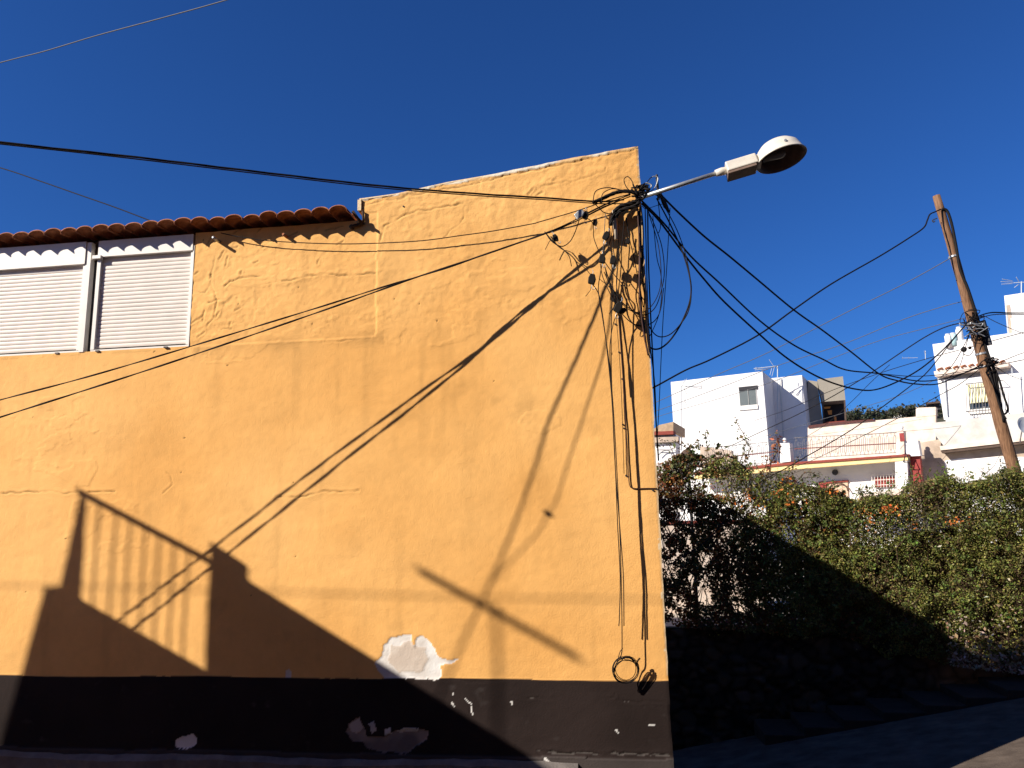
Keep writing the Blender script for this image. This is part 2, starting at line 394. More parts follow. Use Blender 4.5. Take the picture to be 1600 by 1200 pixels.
    patch([(618,1140),(630,1136),(655,1138),(655,1142),(625,1144)], ((0.4, 0.36, 0.33), (0.6, 0.58, 0.56)), 0.002, .03)
    patch([(272,1160),(278,1152),(290,1150),(300,1146),(308,1152),(308,1164),(296,1169),(276,1168)], W1, -0.006, .03)
    patch([(446,1048),(452,1045),(456,1050),(455,1058),(446,1058)], ((0.7, 0.6, 0.5), (0.7, 0.6, 0.5)), -0.003, .01)
    for q in [(726,1091,736,1100,.004), (736,1104,738,1116,.005), (706,1098,710,1104,.005), (963,1141,966,1145,.007), (852,1184,858,1190,.01), (799,1096,801,1100,.006), (707,1083,709,1086,.004), (1014,1133,1024,1132,.003)]:
        a = P0(q[0], q[1]); b = P0(q[2], q[3]); D = polydist(X, Z0, [a, b], .05)
        Cc = np.where((D < q[4]*1.2)[..., None], np.array([.72, .7, .68]), Cc)
    # bare pale edge of the corner
    ce = (X > XR-0.012-0.02*np.clip(fbm(X, Z0, .12, 251, 3), 0, 1)) & (Z0 > 1.05)
    Cc = np.where(ce[..., None], np.array([0.80, 0.62, 0.40]), Cc)
    H = np.where(X > XR-0.012, H-0.004-0.012*np.clip(fbm(X, Z0, .15, 257, 3), 0, 1), H)
    # pale worn coping along the gable top
    tk = (T-Z0); cope = (tk < 0.026+0.02*fbm(X, Z0, .2, 261, 3)) & (X > -3.27)
    ck = np.clip(fbm(X, Z0, .18, 263, 3)*3+.15+.45*(X+3.2 < 1.1), 0, 1)[..., None]
    Cc = np.where(cope[..., None], np.array([0.82, 0.52, 0.24])*(1-ck)+np.array([0.84, 0.76, 0.62])*ck, Cc)
    H = np.where(cope, H+0.007, H)
    xshift = np.where(X > XR-0.006, 0.010*fbm(X, Z0, .2, 271, 4), 0)
    V = np.stack([X+xshift+4.5, -H, Zc+np.where((T-Z0) < .006, .012*fbm(X, Z0, .3, 277, 3), 0)], -1).reshape(-1, 3)
    idx = np.arange(nx_*nz_).reshape(nz_, nx_)
    q = np.stack([idx[:-1, :-1], idx[:-1, 1:], idx[1:, 1:], idx[1:, :-1]], -1)
    xc = X[:-1, :-1]+st/2; zc = Z[:-1, :-1]+st/2
    keep = (Z[:-1, :-1] < np.minimum(T[:-1, :-1], T[:-1, 1:])) & ~((xc < WX1) & (zc > WZ0) & (zc < 6.2))
    q = q[keep].reshape(-1, 4)
    used = np.unique(q); rm = np.full(len(V), -1); rm[used] = np.arange(len(used))
    q = rm[q]; V = V[used]; Cf = Cc.reshape(-1, 3)[used]
    me = bpy.data.meshes.new('facade'); me.vertices.add(len(V)); me.vertices.foreach_set('co', V.ravel())
    me.loops.add(len(q)*4); me.loops.foreach_set('vertex_index', q.ravel())
    me.polygons.add(len(q)); me.polygons.foreach_set('loop_start', np.arange(len(q))*4)
    me.polygons.foreach_set('loop_total', np.full(len(q), 4)); me.update(); me.validate()
    a = me.color_attributes.new('col', 'FLOAT_COLOR', 'POINT')
    a.data.foreach_set('color', np.concatenate([np.clip(Cf, 0, .95), np.ones((len(Cf), 1))], 1).ravel())
    me.polygons.foreach_set('use_smooth', np.ones(len(q), bool))
    me.materials.append(M['stucco'])
    o = bpy.data.objects.new('facade', me); COL.objects.link(o); o.parent = house
    return o
wall_mesh()

# solid masonry behind the rendered face
b = MB()
tz = [(x, z-0.012) for x, z in zip(TOPX, TOPZ) if x > -3.272]
poly = [(-3.27, -1.5), (XR-0.012, -1.5)]+[(min(x, XR-0.012), z) for x, z in reversed(tz)]
b.prism(poly, 0.03, 0.30)                                          # tall gable slab on the right
b.box(-9.6, -3.272, 0.03, 0.28, -1.5, WZ0-0.01)
b.box(WX1+0.01, -3.272, 0.05, 0.28, WZ0-0.01, 6.0)
b.box(-9.6, -3.272, 0.28, 3.3, -1.5, 5.75)
b.box(-3.272, XR-0.02, 0.30, 4.0, -1.5, 3.3)
hz('masonry', b, M['yellow'])
# rough top and outer end of the gable coping
b = MB(); n = 60
xs_ = np.linspace(-3.30, XR-0.005, n)
for i in range(n-1):
    za, zb = float(top(max(xs_[i], -3.269))), float(top(max(xs_[i+1], -3.269)))
    b.add([(xs_[i], -0.008, za-.012), (xs_[i+1], -0.008, zb-.012), (xs_[i+1], 0.34, zb-.02), (xs_[i], .34, za-.02),
           (xs_[i], -0.006, za+.004), (xs_[i+1], -0.006, zb+.004), (xs_[i+1], 0.34, zb+.03), (xs_[i], .34, za+.03)],
          [(0,1,5,4), (4,5,6,7), (2,3,7,6), (0,3,2,1)]+([(3,0,4,7)] if i == 0 else [])+([(1,2,6,5)] if i == n-2 else []))
b.box(-3.315, -3.272, -0.022, 0.32, 6.13, 6.262)
hz('coping', b, M['coping'])
# plinth at the foot of the wall
b = MB(); n = 50; xs_ = np.linspace(-9.6, -1.0, n)
for i in range(n-1):
    d0, d1 = [0.10+0.02*math.sin(x*3)+.01*math.sin(x*11) for x in xs_[i:i+2]]
    h0, h1 = [0.215+0.012*math.sin(x*2.3)+.006*math.sin(x*13) for x in xs_[i:i+2]]
    b.add([(xs_[i], -d0, -1.4), (xs_[i+1], -d1, -1.4), (xs_[i+1], -d1, h1), (xs_[i], -d0, h0), (xs_[i], -0.01, h0+.05), (xs_[i+1], -0.01, h1+.05)],
          [(0,1,2,3), (3,2,5,4)])
hz('plinth', b, M['concrete'])

# eave of clay tiles
def eave():
    b = MB(); pitch = 0.2085; x0 = -9.4; n = int((-3.36-x0)/pitch); rr = random.Random(2); sl = 0.10
    for i in range(n+1):
        cx = -3.475-i*pitch; up = rr.uniform(-.008, .014); ov = 0.20+rr.uniform(-.010, .022); tw = rr.uniform(-.02, .02)
        r = 0.107+rr.uniform(-.003, .004)
        for c in range(3):
            y0 = -ov+c*0.36; y1 = y0+0.46; z0 = 6.035+up+(y0+.19)*sl+c*0.014; z1 = z0+0.46*sl-.022
            for rad, dz, sgn in ((r, .013, 1), (r, 0, -1)):
                vs = []
                for k in range(13):
                    q = math.pi*k/12
                    for yy, zz, rf in ((y0, z0, 1.0), (y1, z1, .97)):
                        vs.append((cx+tw*(yy-y0)+rad*rf*math.cos(q), yy, zz+dz+.068*rf*max(math.sin(q), 0)**.9))
                b.add(vs, [(2*k, 2*k+1, 2*k+3, 2*k+2)[::sgn] for k in range(12)])
            m_ = len(b.v)-52
            b.f += [(m_+2*k, m_+2*k+2, m_+26+2*k+2, m_+26+2*k) for k in range(12)]
    hz('tiled_roof', b, M['tile'], smooth=True)
    s = MB()
    s.box(-9.6, -3.30, 0.051, 3.3, 5.76, 6.02)
    s.add([(-9.6, 0.06, 6.02), (-3.30, .06, 6.02), (-3.30, 1.2, 6.10), (-9.6, 1.2, 6.10), (-9.6, 3.3, 5.98), (-3.30, 3.3, 5.98), (-9.6, 1.2, 5.9), (-3.3, 1.2, 5.9)],
          [(0,1,2,3), (3,2,5,4), (1,7,2), (7,5,2)])
    hz('roof_deck', s, M['tile_dark'])
eave()

# roller shutters
def shutter(x0, x1, zb, zt, boxz, depth):
    b = MB(); ph = 0.0485; n = int((zt-zb)/ph); prof = []
    for i in range(n+1):
        z = zb+i*ph
        for t, o in ((0, 0.0), (.12, .0025), (.35, .0045), (.65, .0045), (.86, .002), (.92, -.0035)): prof.append((z+t*ph, o))
    prof = [p for p in prof if p[0] < zt]
    v = []; 
    for z, o in prof: v += [(x0, depth-o, z), (x1, depth-o, z)]
    b.add(v, [(2*i, 2*i+1, 2*i+3, 2*i+2) for i in range(len(prof)-1)])
    sh = hz('roller_shutter', b, M['shutter'])
    # box, side guides and sill rail
    c = MB(); c.box(x0-.03, x1+.03, depth-.055, depth+.2, boxz, 6.0)
    c.v = [(x+4.5, y, z) for x, y, z in c.v]; c.build('shutter_box', M['frame'], sh)
    g = MB()
    g.box(x0-.045, x0, depth-.035, depth+.05, zb-.02, boxz-.001); g.box(x1, x1+.04, depth-.035, depth+.05, zb-.02, boxz-.001)
    g.box(x0-.045, x1+.04, depth-.03, depth+.06, zb-.045, zb-.021)
    g.v = [(x+4.5, y, z) for x, y, z in g.v]; g.build('shutter_guide', M['frame'], sh)
    return sh
shutter(-6.52, -5.362, WZ0+.045, 5.86, 5.80, 0.045)
s2 = shutter(-8.9, -6.735, WZ0+.045, 5.80, 5.72, 0.03); s2['label'] = 'wider shutter at the left edge, with a lower box and a deeper shadow line'
b = MB(); b.box(-6.70, -6.638, -0.012, 0.06, WZ0, 5.99); hz('mullion', b, M['frame'])
b = MB(); b.box(-6.637, -6.576, 0.06, 0.10, WZ0, 5.99); b.box(-9.6, WX1, 0.2, 0.27, WZ0, 6.0); hz('frame_gap', b, M['gap'])
b = MB(); b.box(-6.606, -6.50, -0.03, 0.02, 5.775, 5.815); b.box(-5.33, -5.315, -.002, 0.1, WZ0, 5.86); hz('shutter_bracket', b, M['frame'])
for px in (88, 151, 258):                                           # small drain stubs on the sill
    q = on(px, 547-0.055*px+9, -0.02); c = MB(); c.box(q[0]-.022, q[0]+.022, -0.018, .01, 4.628, 4.645); hz('sill_peg', c, M['concrete'])

# pipe stubs sticking out of the wall
for px, py, L, m in ((333, 371, .13, 'zinc'), (443, 366, .07, 'tile')):
    p = on(px, py, -L); q = np.array([p[0], 0.05, p[2]])
    b = MB(); b.tube([p, q], .018, 10); hz('pipe_stub', b, M[m], smooth=True)
p = on(549, 354, -.03); b = MB(); b.tube([p+(0, 0, 0), p+(.14, .03, .045)], .02, 8); b.tube([p, (p[0], .05, p[2])], .028, 10)
b.tube([on(567, 330, -.02), on(568, 345, -.02), on(560, 352, -.02)], .016, 8); b.tube([on(551, 330, -.12), on(558, 340, -.1), on(566, 349, -.06)], .018, 8)
hz('drain_pipe', b, M['tile_dark'], smooth=True)

# ------------------------------------------------------------------ cables
NC = [0]
def dcab(pts, k=5): return spline(pts, k)
def cable(pts, r, label, name='power_cable', m='cable', cat='cable', group=None, k=6, twist=None, n=6):
    P = spline(pts, k)
    b = MB()
    if twist:                                      # two or more strands wound about each other
        ns, tr, lay = twist
        d = [0]
        for i in range(1, len(P)): d.append(d[-1]+np.linalg.norm(P[i]-P[i-1]))
        L = d[-1]; m_ = int(L/lay*7)+2; tt = np.linspace(0, L, m_)
        A = np.array(P); C_ = np.stack([np.interp(tt, d, A[:, j]) for j in range(3)], 1)
        T_ = np.gradient(C_, axis=0); T_ /= np.linalg.norm(T_, axis=1)[:, None]+1e-9
        U_ = np.cross(T_, (0, 0, 1.0)); U_ /= np.linalg.norm(U_, axis=1)[:, None]+1e-9; W_ = np.cross(T_, U_)
        for s in range(ns):
            ph = 2*math.pi*(tt/lay+s/ns)
            b.tube(C_+tr*(np.cos(ph)[:, None]*U_+np.sin(ph)[:, None]*W_), r, 5)
    else: b.tube(P, r, n)
    o = b.build(name, M[m], smooth=True); tag(o, label, cat, group); return o
def pc(pp, Y0, Y1=None):
    """pixel polyline to points whose distance behind the wall plane runs Y0..Y1"""
    if Y1 is None: Y1 = Y0
    d = [0]
    for a, b_ in zip(pp[:-1], pp[1:]): d.append(d[-1]+math.hypot(a[0]-b_[0], a[1]-b_[1]))
    # keep depth linear in 3D along the run
    out = []
    ya, yb = Y0-CAM[1], Y1-CAM[1]
    for p, s in zip(pp, d):
        t = s/d[-1]; y = 1.0/((1-t)/ya+t/yb); out.append(on(p[0], p[1], y+CAM[1]))
    return out
CL = 'cables crossing the yellow wall to the corner bracket'
def shp_(px, py, d):
    # point on the cable whose shadow falls at this spot of the wall
    q = on(px, py, 0); return q+np.array([-1.5*d, -d, 1.02*d])
# thick cable from the upper left to the corner, continuing over the street
m1 = [(975,312,.05),(935,315,.139),(850,309,.496),(750,303,.814),(600,291,1.25),(400,268,1.776),(200,244,2.25),(0,222,2.698)]
P1 = [on(x, y, -d) for x, y, d in m1]; P1 += [shp_(782, 875, 3.5), shp_(715, 1020, 4.4), shp_(650, 1175, 5.4), shp_(560, 1390, 6.9)]
cable(P1, .006, 'thick black cable from the gable corner sagging out over the roof to the left edge', twist=(3, .0045, 1.3), group=CL)
m2 = [(980,318,.05),(935,318,.09),(850,312,.456),(750,306,.853),(600,294,1.349),(400,271,1.894),(200,247,2.37),(0,225,2.807)]
P2 = [on(x, y, -d) for x, y, d in m2]; P2 += [shp_(860, 797, 2.93), shp_(835, 838, 3.12), shp_(785, 890, 3.4), shp_(764, 916, 3.72)]
cable(P2, .0055, 'thinner black cable lashed just under the thick one above the gable', group=CL)
A_ = [(0,625,1.266),(175,578,1.057),(470,489,.728),(600,448,.588),(660,430,.50),(750,400,.389),(850,366,.30),(900,343,.24),(940,322,.16),(985,304,.06)]
B_ = [(0,652,1.266),(250,572,.987),(500,487,.708),(640,437,.538),(700,418,.46),(800,383,.329),(870,358,.24),(900,346,.21),(945,323,.15),(985,307,.06)]
for L, nm, r in ((A_, 'upper of the two black cables running down across the wall below the shutters', .0055), (B_, 'lower and thicker of the two black cables running down across the wall below the shutters', .0062)):
    P = [on(x, y, -d) for x, y, d in L]; P = [P[0]+(P[0]-P[1])*t for t in (2.2, 1)]+P
    cable(P, r, nm, twist=(2, .0042, 1.2), group=CL)
cable(pc([(345,364),(380,371),(430,377),(520,381),(590,380),(660,376),(720,368),(770,361),(830,350),(845,346),(900,330),(950,313),(985,303)], -.06, -.1), .0055,
      'thin black cable hanging under the eave from the pipe stub to the corner', group=CL)
cable(pc([(-120,228),(0,262),(60,282),(120,303),(180,324),(235,345),(262,356)], .9, .35), .008, 'short black cable dropping from the left edge behind the roof tiles')
cable(pc([(-200,152),(0,98),(70,80),(150,56),(250,29),(354,0),(520,-52)], 9.0, 5.0), .013, 'lone thin wire across the sky in the top left corner', m='cable_grey')

q = shp_(857, 803, 2.95); b = MB(); b.sphere(tuple(q), .03, 8, 6); tag(b.build('cable_splice', M['clamp'], smooth=True), 'small black splice on the overhead cable outside the left edge of the view', 'cable splice')
# corner cluster --------------------------------------------------
KX = (998, 308)
HG = 'loose drop cables hanging at the yellow corner'
def hang(pp, Y=-.15, r=.0045, lab='', m='cable', Y1=None, name='drop_cable', **k): return cable(pc(pp, Y, Y1), r*1.2, lab, name, m, group=HG, **k)
cable(pc([(926,317),(940,311),(957,303),(972,299),(988,300),(998,306)], -.14, -.08), .011, 'thick black cable bundle arching into the bracket from the left', 'cable_bundle', twist=(4, .012, .3))
cable(pc([(1000,312),(985,318),(972,321),(962,328),(957,340),(954,352)], -.12, -.10), .011, 'thick black bundle curving from the bracket down to the pale conduit', 'cable_bundle', twist=(4, .013, .3))
cable(pc([(1000,315),(992,322),(978,326),(968,330),(962,340)], -.15, -.10), .010, 'second thick bundle just inside the curved one above the pale conduit', 'cable_bundle', twist=(3, .012, .25))
hang([(992,302),(980,294),(975,281),(981,276),(988,284),(992,298)], -.16, .004, 'small loop of wire standing above the knot of cables')
hang([(926,318),(930,300),(942,294),(958,294),(975,299),(985,303)], -.2, .0045, 'wire arching over the bundle left of the knot')
hang([(940,318),(941,304),(950,297),(962,295),(978,300)], -.18, .004, 'inner of the two wires arching over the bundle')
hang([(928,317),(936,325),(944,332),(958,334),(972,328)], -.12, .0045, 'wire looping below the bundle left of the knot')
hang([(905,344),(898,364),(890,378),(878,385),(866,379),(851,362)], -.19, .0045, 'u shaped wire hanging below the grey clamp on the paired cables')
hang([(851,362),(862,377),(878,388),(889,400),(893,416)], -.05, .0045, 'short wire dropping from the paired cables to a splice on the wall')
hang([(916,340),(923,345),(927,352),(928,372),(937,395),(948,414),(962,432),(980,452)], -.17, .004, 'thin wire falling from the grey clamp past the hanging anchors')
hang([(870,377),(861,375),(856,382),(852,390)], -.1, .003, 'hair thin loose end beside the small tilted anchor')
hang([(958,345),(955,370),(947,395),(942,402)], -.16, .0045, 'wire feeding the pale anchor below the conduit')
hang([(946,334),(944,365),(942,398)], -.17, .0035, 'straight pale wire above the middle anchor', m='cable_grey')
hang([(941,412),(938,428),(935,455),(942,500),(951,560),(957,620),(962,700),(968,820),(971,920),(972,1000),(971,1022),(966,1030)], -.15, .0045, 'longest hanging wire, ending in the coil at the foot of the wall')
hang([(926,444),(936,462),(944,510),(953,590),(957,640),(961,720),(965,820),(969,900),(968,960),(967,978)], -.15, .0045, 'hanging wire with a loose end left of the coil wire')
hang([(945,415),(950,440),(958,452),(956,480),(955,560),(958,660),(962,740),(969,830),(974,900),(975,978)], -.15, .0045, 'hanging wire with a loose end right of the coil wire')
hang([(966,490),(969,530),(974,600),(979,680),(982,740),(984,758),(990,763),(1010,763),(1027,763)], -.012, .0045, 'conduit running down the wall and turning right to the corner', name='wall_conduit', m='cable_brown')
hang([(960,345),(958,380),(960,402)], -.18, .0045, 'short wire above the right pale anchor')
hang([(946,420),(955,446),(970,470),(990,486),(1008,492),(1024,480),(1033,455),(1038,425),(1034,385),(1022,350),(1010,325)], -.12, .0045, 'looped wire swinging out past the corner and back to the bracket', Y1=.15)
hang([(944,425),(958,455),(980,482),(1002,488),(1018,478),(1030,455),(1033,425),(1028,380),(1014,335)], -.12, .004, 'smaller looped wire inside the wide one at the corner', Y1=.1)
hang([(952,446),(965,480),(985,503),(1004,509),(1022,502),(1032,484),(1037,450)], -.12, .0045, 'lowest of the thin loops crossing the corner edge', Y1=.1)
hang([(1026,310),(1048,352),(1068,398),(1079,440),(1078,470),(1066,502),(1050,528),(1034,543),(1020,545),(1010,535),(1004,510),(1000,470),(999,400),(998,330)], .25, .0075, 'large loop of cable hanging beyond the corner against the sky', Y1=-.06)
hang([(1034,315),(1058,360),(1073,405),(1080,452),(1076,485),(1062,508),(1046,523),(1030,526),(1018,516),(1010,495),(1004,440),(1001,350)], .25, .005, 'thinner loop just inside the large one beyond the corner', Y1=-.06)
hang([(1020,338),(1026,400),(1032,425),(1034,455),(1030,490),(1018,520),(1012,530)], .1, .004, 'bowed wire between the corner and the large loop', m='cable')
hang([(1012,325),(1013,400),(1016,480),(1020,560),(1024,640),(1029,720)], .06, .007, 'black riser following the corner down from the bracket')
hang([(1008,325),(1010,400),(1012,470),(1016,540),(1023,600),(1026,680)], .05, .005, 'second riser pressed against the corner edge')
hang([(1047,325),(1044,380),(1041,430),(1036,500),(1033,560),(1030,630),(1026,700)], .22, .004, 'single thin wire hanging straight beyond the corner')
hang([(1028,312),(1032,350),(1030,362),(1028,364)], .12, .004, 'short wire with a small knot under the bracket')
hang([(1003,322),(1010,326),(1030,320),(1042,318)], .0, .003, 'thin tie wire stretched between bundle and bracket', Y1=.2)
hang([(1000,320),(1000,380),(999,430),(1002,480),(1006,520),(1013,555)], -.045, .009, 'thick dark cable pressed to the last handspan of wall', m='cable_brown')
hang([(996,322),(998,360),(1000,410),(999,450),(1003,500),(1009,535)], -.07, .007, 'brown cable tangled with the thick one along the corner', m='cable_brown')
hang([(1001,318),(1005,360),(1004,420),(1007,460),(1006,500),(1011,545),(1016,560)], -.02, .006, 'black cable on the very arris of the wall')
hang([(978,340),(984,375),(990,400),(996,430),(1001,455),(1005,480)], -.03, .0045, 'slanting wire joining the corner risers')
hang([(975,345),(972,380),(966,410),(963,440),(966,478)], -.16, .004, 'wire hanging down to the lowest anchor')
hang([(967,345),(966,400),(964,440),(962,480),(968,560),(972,640),(975,740)], -.02, .0028, 'straight wire close to the wall above the conduit')
hang([(925,432),(915,420),(905,412),(900,408)], -.16, .003, 'short thin tail left of the round anchor')
hang([(925,444),(922,454),(915,463)], -.16, .003, 'loose curl below the round anchor')
hang([(960,412),(956,430),(958,450),(962,470)], -.17, .004, 'wire linking the right pale anchor to the one below')
hang([(968,488),(960,500),(954,530),(953,560),(956,600)], -.13, .004, 'wire leaving the lowest anchor to the left')
hang([(938,412),(941,430),(950,452),(962,476)], -.17, .004, 'diagonal wire between middle and lowest anchor')

# pale conduit and corner bracket
b = MB(); b.tube([on(959, 329, -.05), on(960, 348, -.05), on(963, 374, -.05)], .021, 12)
tag(b.build('conduit_tube', M['pvc'], smooth=True), 'short pale plastic conduit upright on the wall beside the corner', 'conduit')
br = empty('corner_bracket', tuple(on(1020, 300, .1)), 0, 'dark angle iron bracket sticking up behind the knot of cables at the corner', 'bracket')
o_ = Vector(br.location)
def child(name, mb, m, par, **k):
    l = par.location; mb.v = [(x-l.x, y-l.y, z-l.z) for x, y, z in mb.v]; return mb.build(name, m, par, **k)
b = MB(); q0, q1 = on(1026, 273, .12), on(1029, 312, .12); b.tube([q0, q1], .014, 4); b.tube([on(995, 306, -.03), on(1012, 300, .1), on(1036, 307, .14)], .014, 4)
b.tube([on(1030, 300, .12), on(1040, 322, .2), on(1046, 332, .22)], [.02, .03, .01], 6)
child('angle_iron', b, M['iron_dark'], br)
b = MB(); b.tube(spline(pc([(1010,296),(1012,284),(1020,276),(1028,278),(1024,292),(1016,300)], .1)), .006, 5)
b.tube(spline(pc([(1004,300),(1004,290),(1010,286),(1018,290),(1012,298),(1004,304)], .05)), .008, 5)
child('tie_wire', b, M['zinc'], br, smooth=True)
b = MB()
for i in range(12):
    rr = random.Random(i+40); pts = [on(990+rr.uniform(-4, 26), 300+rr.uniform(-12, 14), rr.uniform(-.1, .1)) for _ in range(5)]
    b.tube(spline(pts, 5), rr.uniform(.006, .012), 5)
child('lashing', b, M['cable'], br, smooth=True)

# tension clamps on the drop wires
def clamp(px, py, Y, s, tilt, label, m='clamp', hook=True):
    s *= 1.55; c = on(px, py, Y); e = empty('cable_anchor', tuple(c), 0, label, 'cable anchor', 'cable anchors hanging by the corner')
    b = MB(); R = Matrix.Rotation(tilt, 3, 'Y')
    pr = [(-.5, -.6), (.42, -.75), (.55, .1), (.3, .8), (-.35, .85), (-.55, .2)]
    vs = [R @ Vector((x*s, yy*s, z*s)) for yy in (-.3, .3) for x, z in pr]; n = len(pr)
    b.add([tuple(v) for v in vs], [tuple(range(n)), tuple(range(2*n-1, n-1, -1))]+[(i, i+n, (i+1) % n+n, (i+1) % n) for i in range(n)])
    b.build('anchor_body', M[m], e, bevel=s*.12)
    if hook:
        h = MB(); pts = [R @ Vector((s*a, 0, s*z)) for a, z in ((.1, -.7), (.15, -1.1), (.3, -1.4), (.55, -1.35), (.6, -1.05))]
        h.tube(spline([tuple(p) for p in pts], 4), .0035, 5); pts = [R @ Vector((s*a, 0, s*z)) for a, z in ((-.1, .8), (0, 1.15), (-.2, 1.5))]
        h.tube(spline([tuple(p) for p in pts], 4), .0035, 5); h.build('wire_hook', M['zinc'], e, smooth=True)
    return e
clamp(905, 336, -.24, .048, .9, 'silvery clamp gripping the paired cables left of the corner', 'zinc')
clamp(915, 337, -.22, .038, .3, 'dark block beside the silvery clamp on the paired cables')
clamp(868, 372, -.19, .034, -.35, 'small tilted anchor hanging nearest the roof under the paired cables')
clamp(930, 348, -.17, .03, .25, 'small anchor hanging between the silvery clamp and the pale conduit')
clamp(947, 369, -.20, .04, .5, 'dark anchor touching the foot of the pale conduit')
clamp(941, 405, -.17, .042, .1, 'middle pale grey anchor of the three in a row', 'clamp')
clamp(958, 407, -.17, .04, .2, 'right anchor of the three in a row, beside the dark risers')
clamp(925, 437, -.17, .048, .2, 'black rounded anchor hanging furthest left below the row')
clamp(966, 481, -.17, .05, .5, 'lowest and biggest anchor, with a bright glint')
clamp(972, 486, -.15, .035, 1.2, 'little block hooked onto the lowest anchor', hook=False)
clamp(981, 377, -.13, .03, .1, 'small block lost in the tangle right of the conduit', hook=False)
# wall pegs
for i, (px, py) in enumerate([(961,506),(967,550),(972,592),(975,669),(978,743),(1020,766),(964,455),(973,663),(948,340),(630,322)]):
    c = on(px, py, -.015); b = MB(); b.tube([c, (c[0], .03, c[2])], .009, 8); hz('wall_peg', b, M['iron_dark'])
# coil of spare wire
c = on(978, 1048, -.16); b = MB(); rr = random.Random(9)
pts = []
for i in range(7*20+1):
    a = 2*math.pi*i/20+1.9; k = i//20
    R_ = .118+.012*math.sin(k*2.1)+.004*math.sin(i*.7)
    pts.append((c[0]+R_*math.cos(a)*(1+.05*math.sin(k)), c[1]+.055*math.cos(a+.6)+.012*math.sin(k*1.7)+.02, c[2]+R_*1.0*math.sin(a)+.012*math.cos(k*1.3)))
b.tube(pts, .0038, 5)
b.tube(spline(pc([(966,1030),(962,1040),(960,1052),(966,1066)], -.15)), .004, 5)
b.tube(spline([(c[0]-.07, c[1]+.03, c[2]+.10), (c[0]-.05, c[1]+.05, c[2]+.16), (c[0]-.02, c[1]+.05, c[2]+.2)]), .004, 5)
tag(b.build('wire_coil', M['cable'], smooth=True), 'coil of spare black wire hanging in front of the black painted base', 'wire coil')

# ------------------------------------------------------------------ street lamp
base = on(1000, 309, -.03)
lamp = empty('street_lamp', tuple(base), 0, 'cream street lamp with a round open dish on a slanting grey arm at the corner', 'street lamp')
tipP = on(1128, 268, -.10); hd = (tipP-base); hd /= np.linalg.norm(hd)
b = MB(); b.tube([base-hd*.05, tipP+hd*.05], .024, 12); child('lamp_arm', b, M['zinc'], lamp, smooth=True)
b = MB(); b.tube([on(1118, 271, -.10), on(1128, 268, -.10), on(1138, 265.5, -.1)], [.036, .044, .038], 14); child('arm_socket', b, M['lamp'], lamp, smooth=True)
# local frame of the head: e1 along the arm, e3 up, e2 sideways
hp = on(1190, 250, -.12)-on(1134, 267, -.10); e1 = Vector(hp).normalized(); e2 = Vector((0, 0, 1)).cross(e1).normalized()
e2 = (e2 + Vector((0,0,-.17))).normalized(); e2 = (e2-e1*e2.dot(e1)).normalized(); e3 = e1.cross(e2).normalized()
MX = Matrix((e1, e2, e3)).transposed()
def loc(o, a, bb, c_): return tuple(Vector(o)+MX @ Vector((a, bb, c_)))
g0 = on(1135, 269, -.10)
def lbox(o, a0, a1, b0, b1, c0, c1, taper=1.0):
    vs = [loc(o, a, bb*(taper if a == a1 else 1), c_) for c_ in (c0, c1) for a, bb in ((a0, b0), (a1, b0), (a1, b1), (a0, b1))]
    m_ = MB(); m_.add(vs, [(0,3,2,1),(4,5,6,7),(0,1,5,4),(1,2,6,5),(2,3,7,6),(3,0,4,7)]); return m_
b = lbox(g0, 0, .325, -.09, .09, -.045, .075); child('gear_box', b, M['lamp'], lamp, bevel=.012)
b = lbox(g0, -.006, .30, -.082, .082, -.075, -.046); child('gear_cover', b, M['lamp_in'], lamp, bevel=.004)
hc = loc(g0, .575, 0, -.045)
prof = [(.262, -.005), (.268, .0), (.262, .012), (.248, .028), (.238, .075), (.218, .135), (.172, .182), (.09, .205), (.002, .212)]
b = MB(); b.lathe(prof, hc, 40, MX, 1.0, .86); child('lamp_dish', b, M['lamp'], lamp, smooth=True)
pi_ = [(.262, -.005), (.250, -.002), (.236, .022), (.225, .07), (.2, .125), (.15, .162), (.08, .185), (.002, .19)]
b = MB(); b.lathe(pi_, hc, 40, MX, 1.0, .86); child('reflector', b, M['lamp_in'], lamp, smooth=True)
b = MB(); b.tube([loc(hc, -.18, 0, .06), loc(hc, -.1, 0, .06), loc(hc, .02, 0, .06), loc(hc, .06, 0, .06)], [.03, .035, .045, .02], 12)
child('bulb', b, M['glassy'], lamp, smooth=True)
b = MB(); b.lathe([(.015, 0), (.015, .012), (.001, .014)], loc(hc, .04, -.2, .075), 10, MX @ Matrix.Rotation(math.pi/2, 3, 'X')); child('dish_latch', b, M['zinc'], lamp)
b = lbox(g0, .29, .36, -.06, .06, -.04, .06); child('head_joint', b, M['lamp'], lamp)

# ------------------------------------------------------------------ utility pole
PY = 8.0
pt, pbm = on(1463, 306, PY), on(1601, 790, PY); pd = (pbm-pt)/np.linalg.norm(pbm-pt)
pbot = pt+pd*((pt[2]-.3)/-pd[2])
pole = empty('utility_pole', tuple(pbot), 0, 'leaning brown timber utility pole carrying a tangle of wires above the hedge', 'utility pole')
n = 26; pts = []; rs = []
for i in range(n):
    t = i/(n-1); q = pt+(pbot-pt)*t; rr_ = math.sin(t*9)*.012; pts.append(q+np.array([rr_, 0, 0])); rs.append(.075+.065*t+.004*math.sin(i*1.9))
b = MB(); b.tube(pts, rs, 14); child('pole_shaft', b, M['wood'], pole, smooth=True)
def pk(py):
    t = (py-306)/484.0; return (1463+138*t, py)
b = MB()
for py in (401, 505, 512, 553, 573):
    x, y = pk(py); q = on(x, y, PY); rr_ = .09+.065*(py-306)/900
    b.tube([q-pd*.018, q+pd*.018], rr_+.006, 14)
child('steel_band', b, M['zinc'], pole)
b = MB(); qa, qb = on(*pk(402), PY), on(*pk(438), PY)
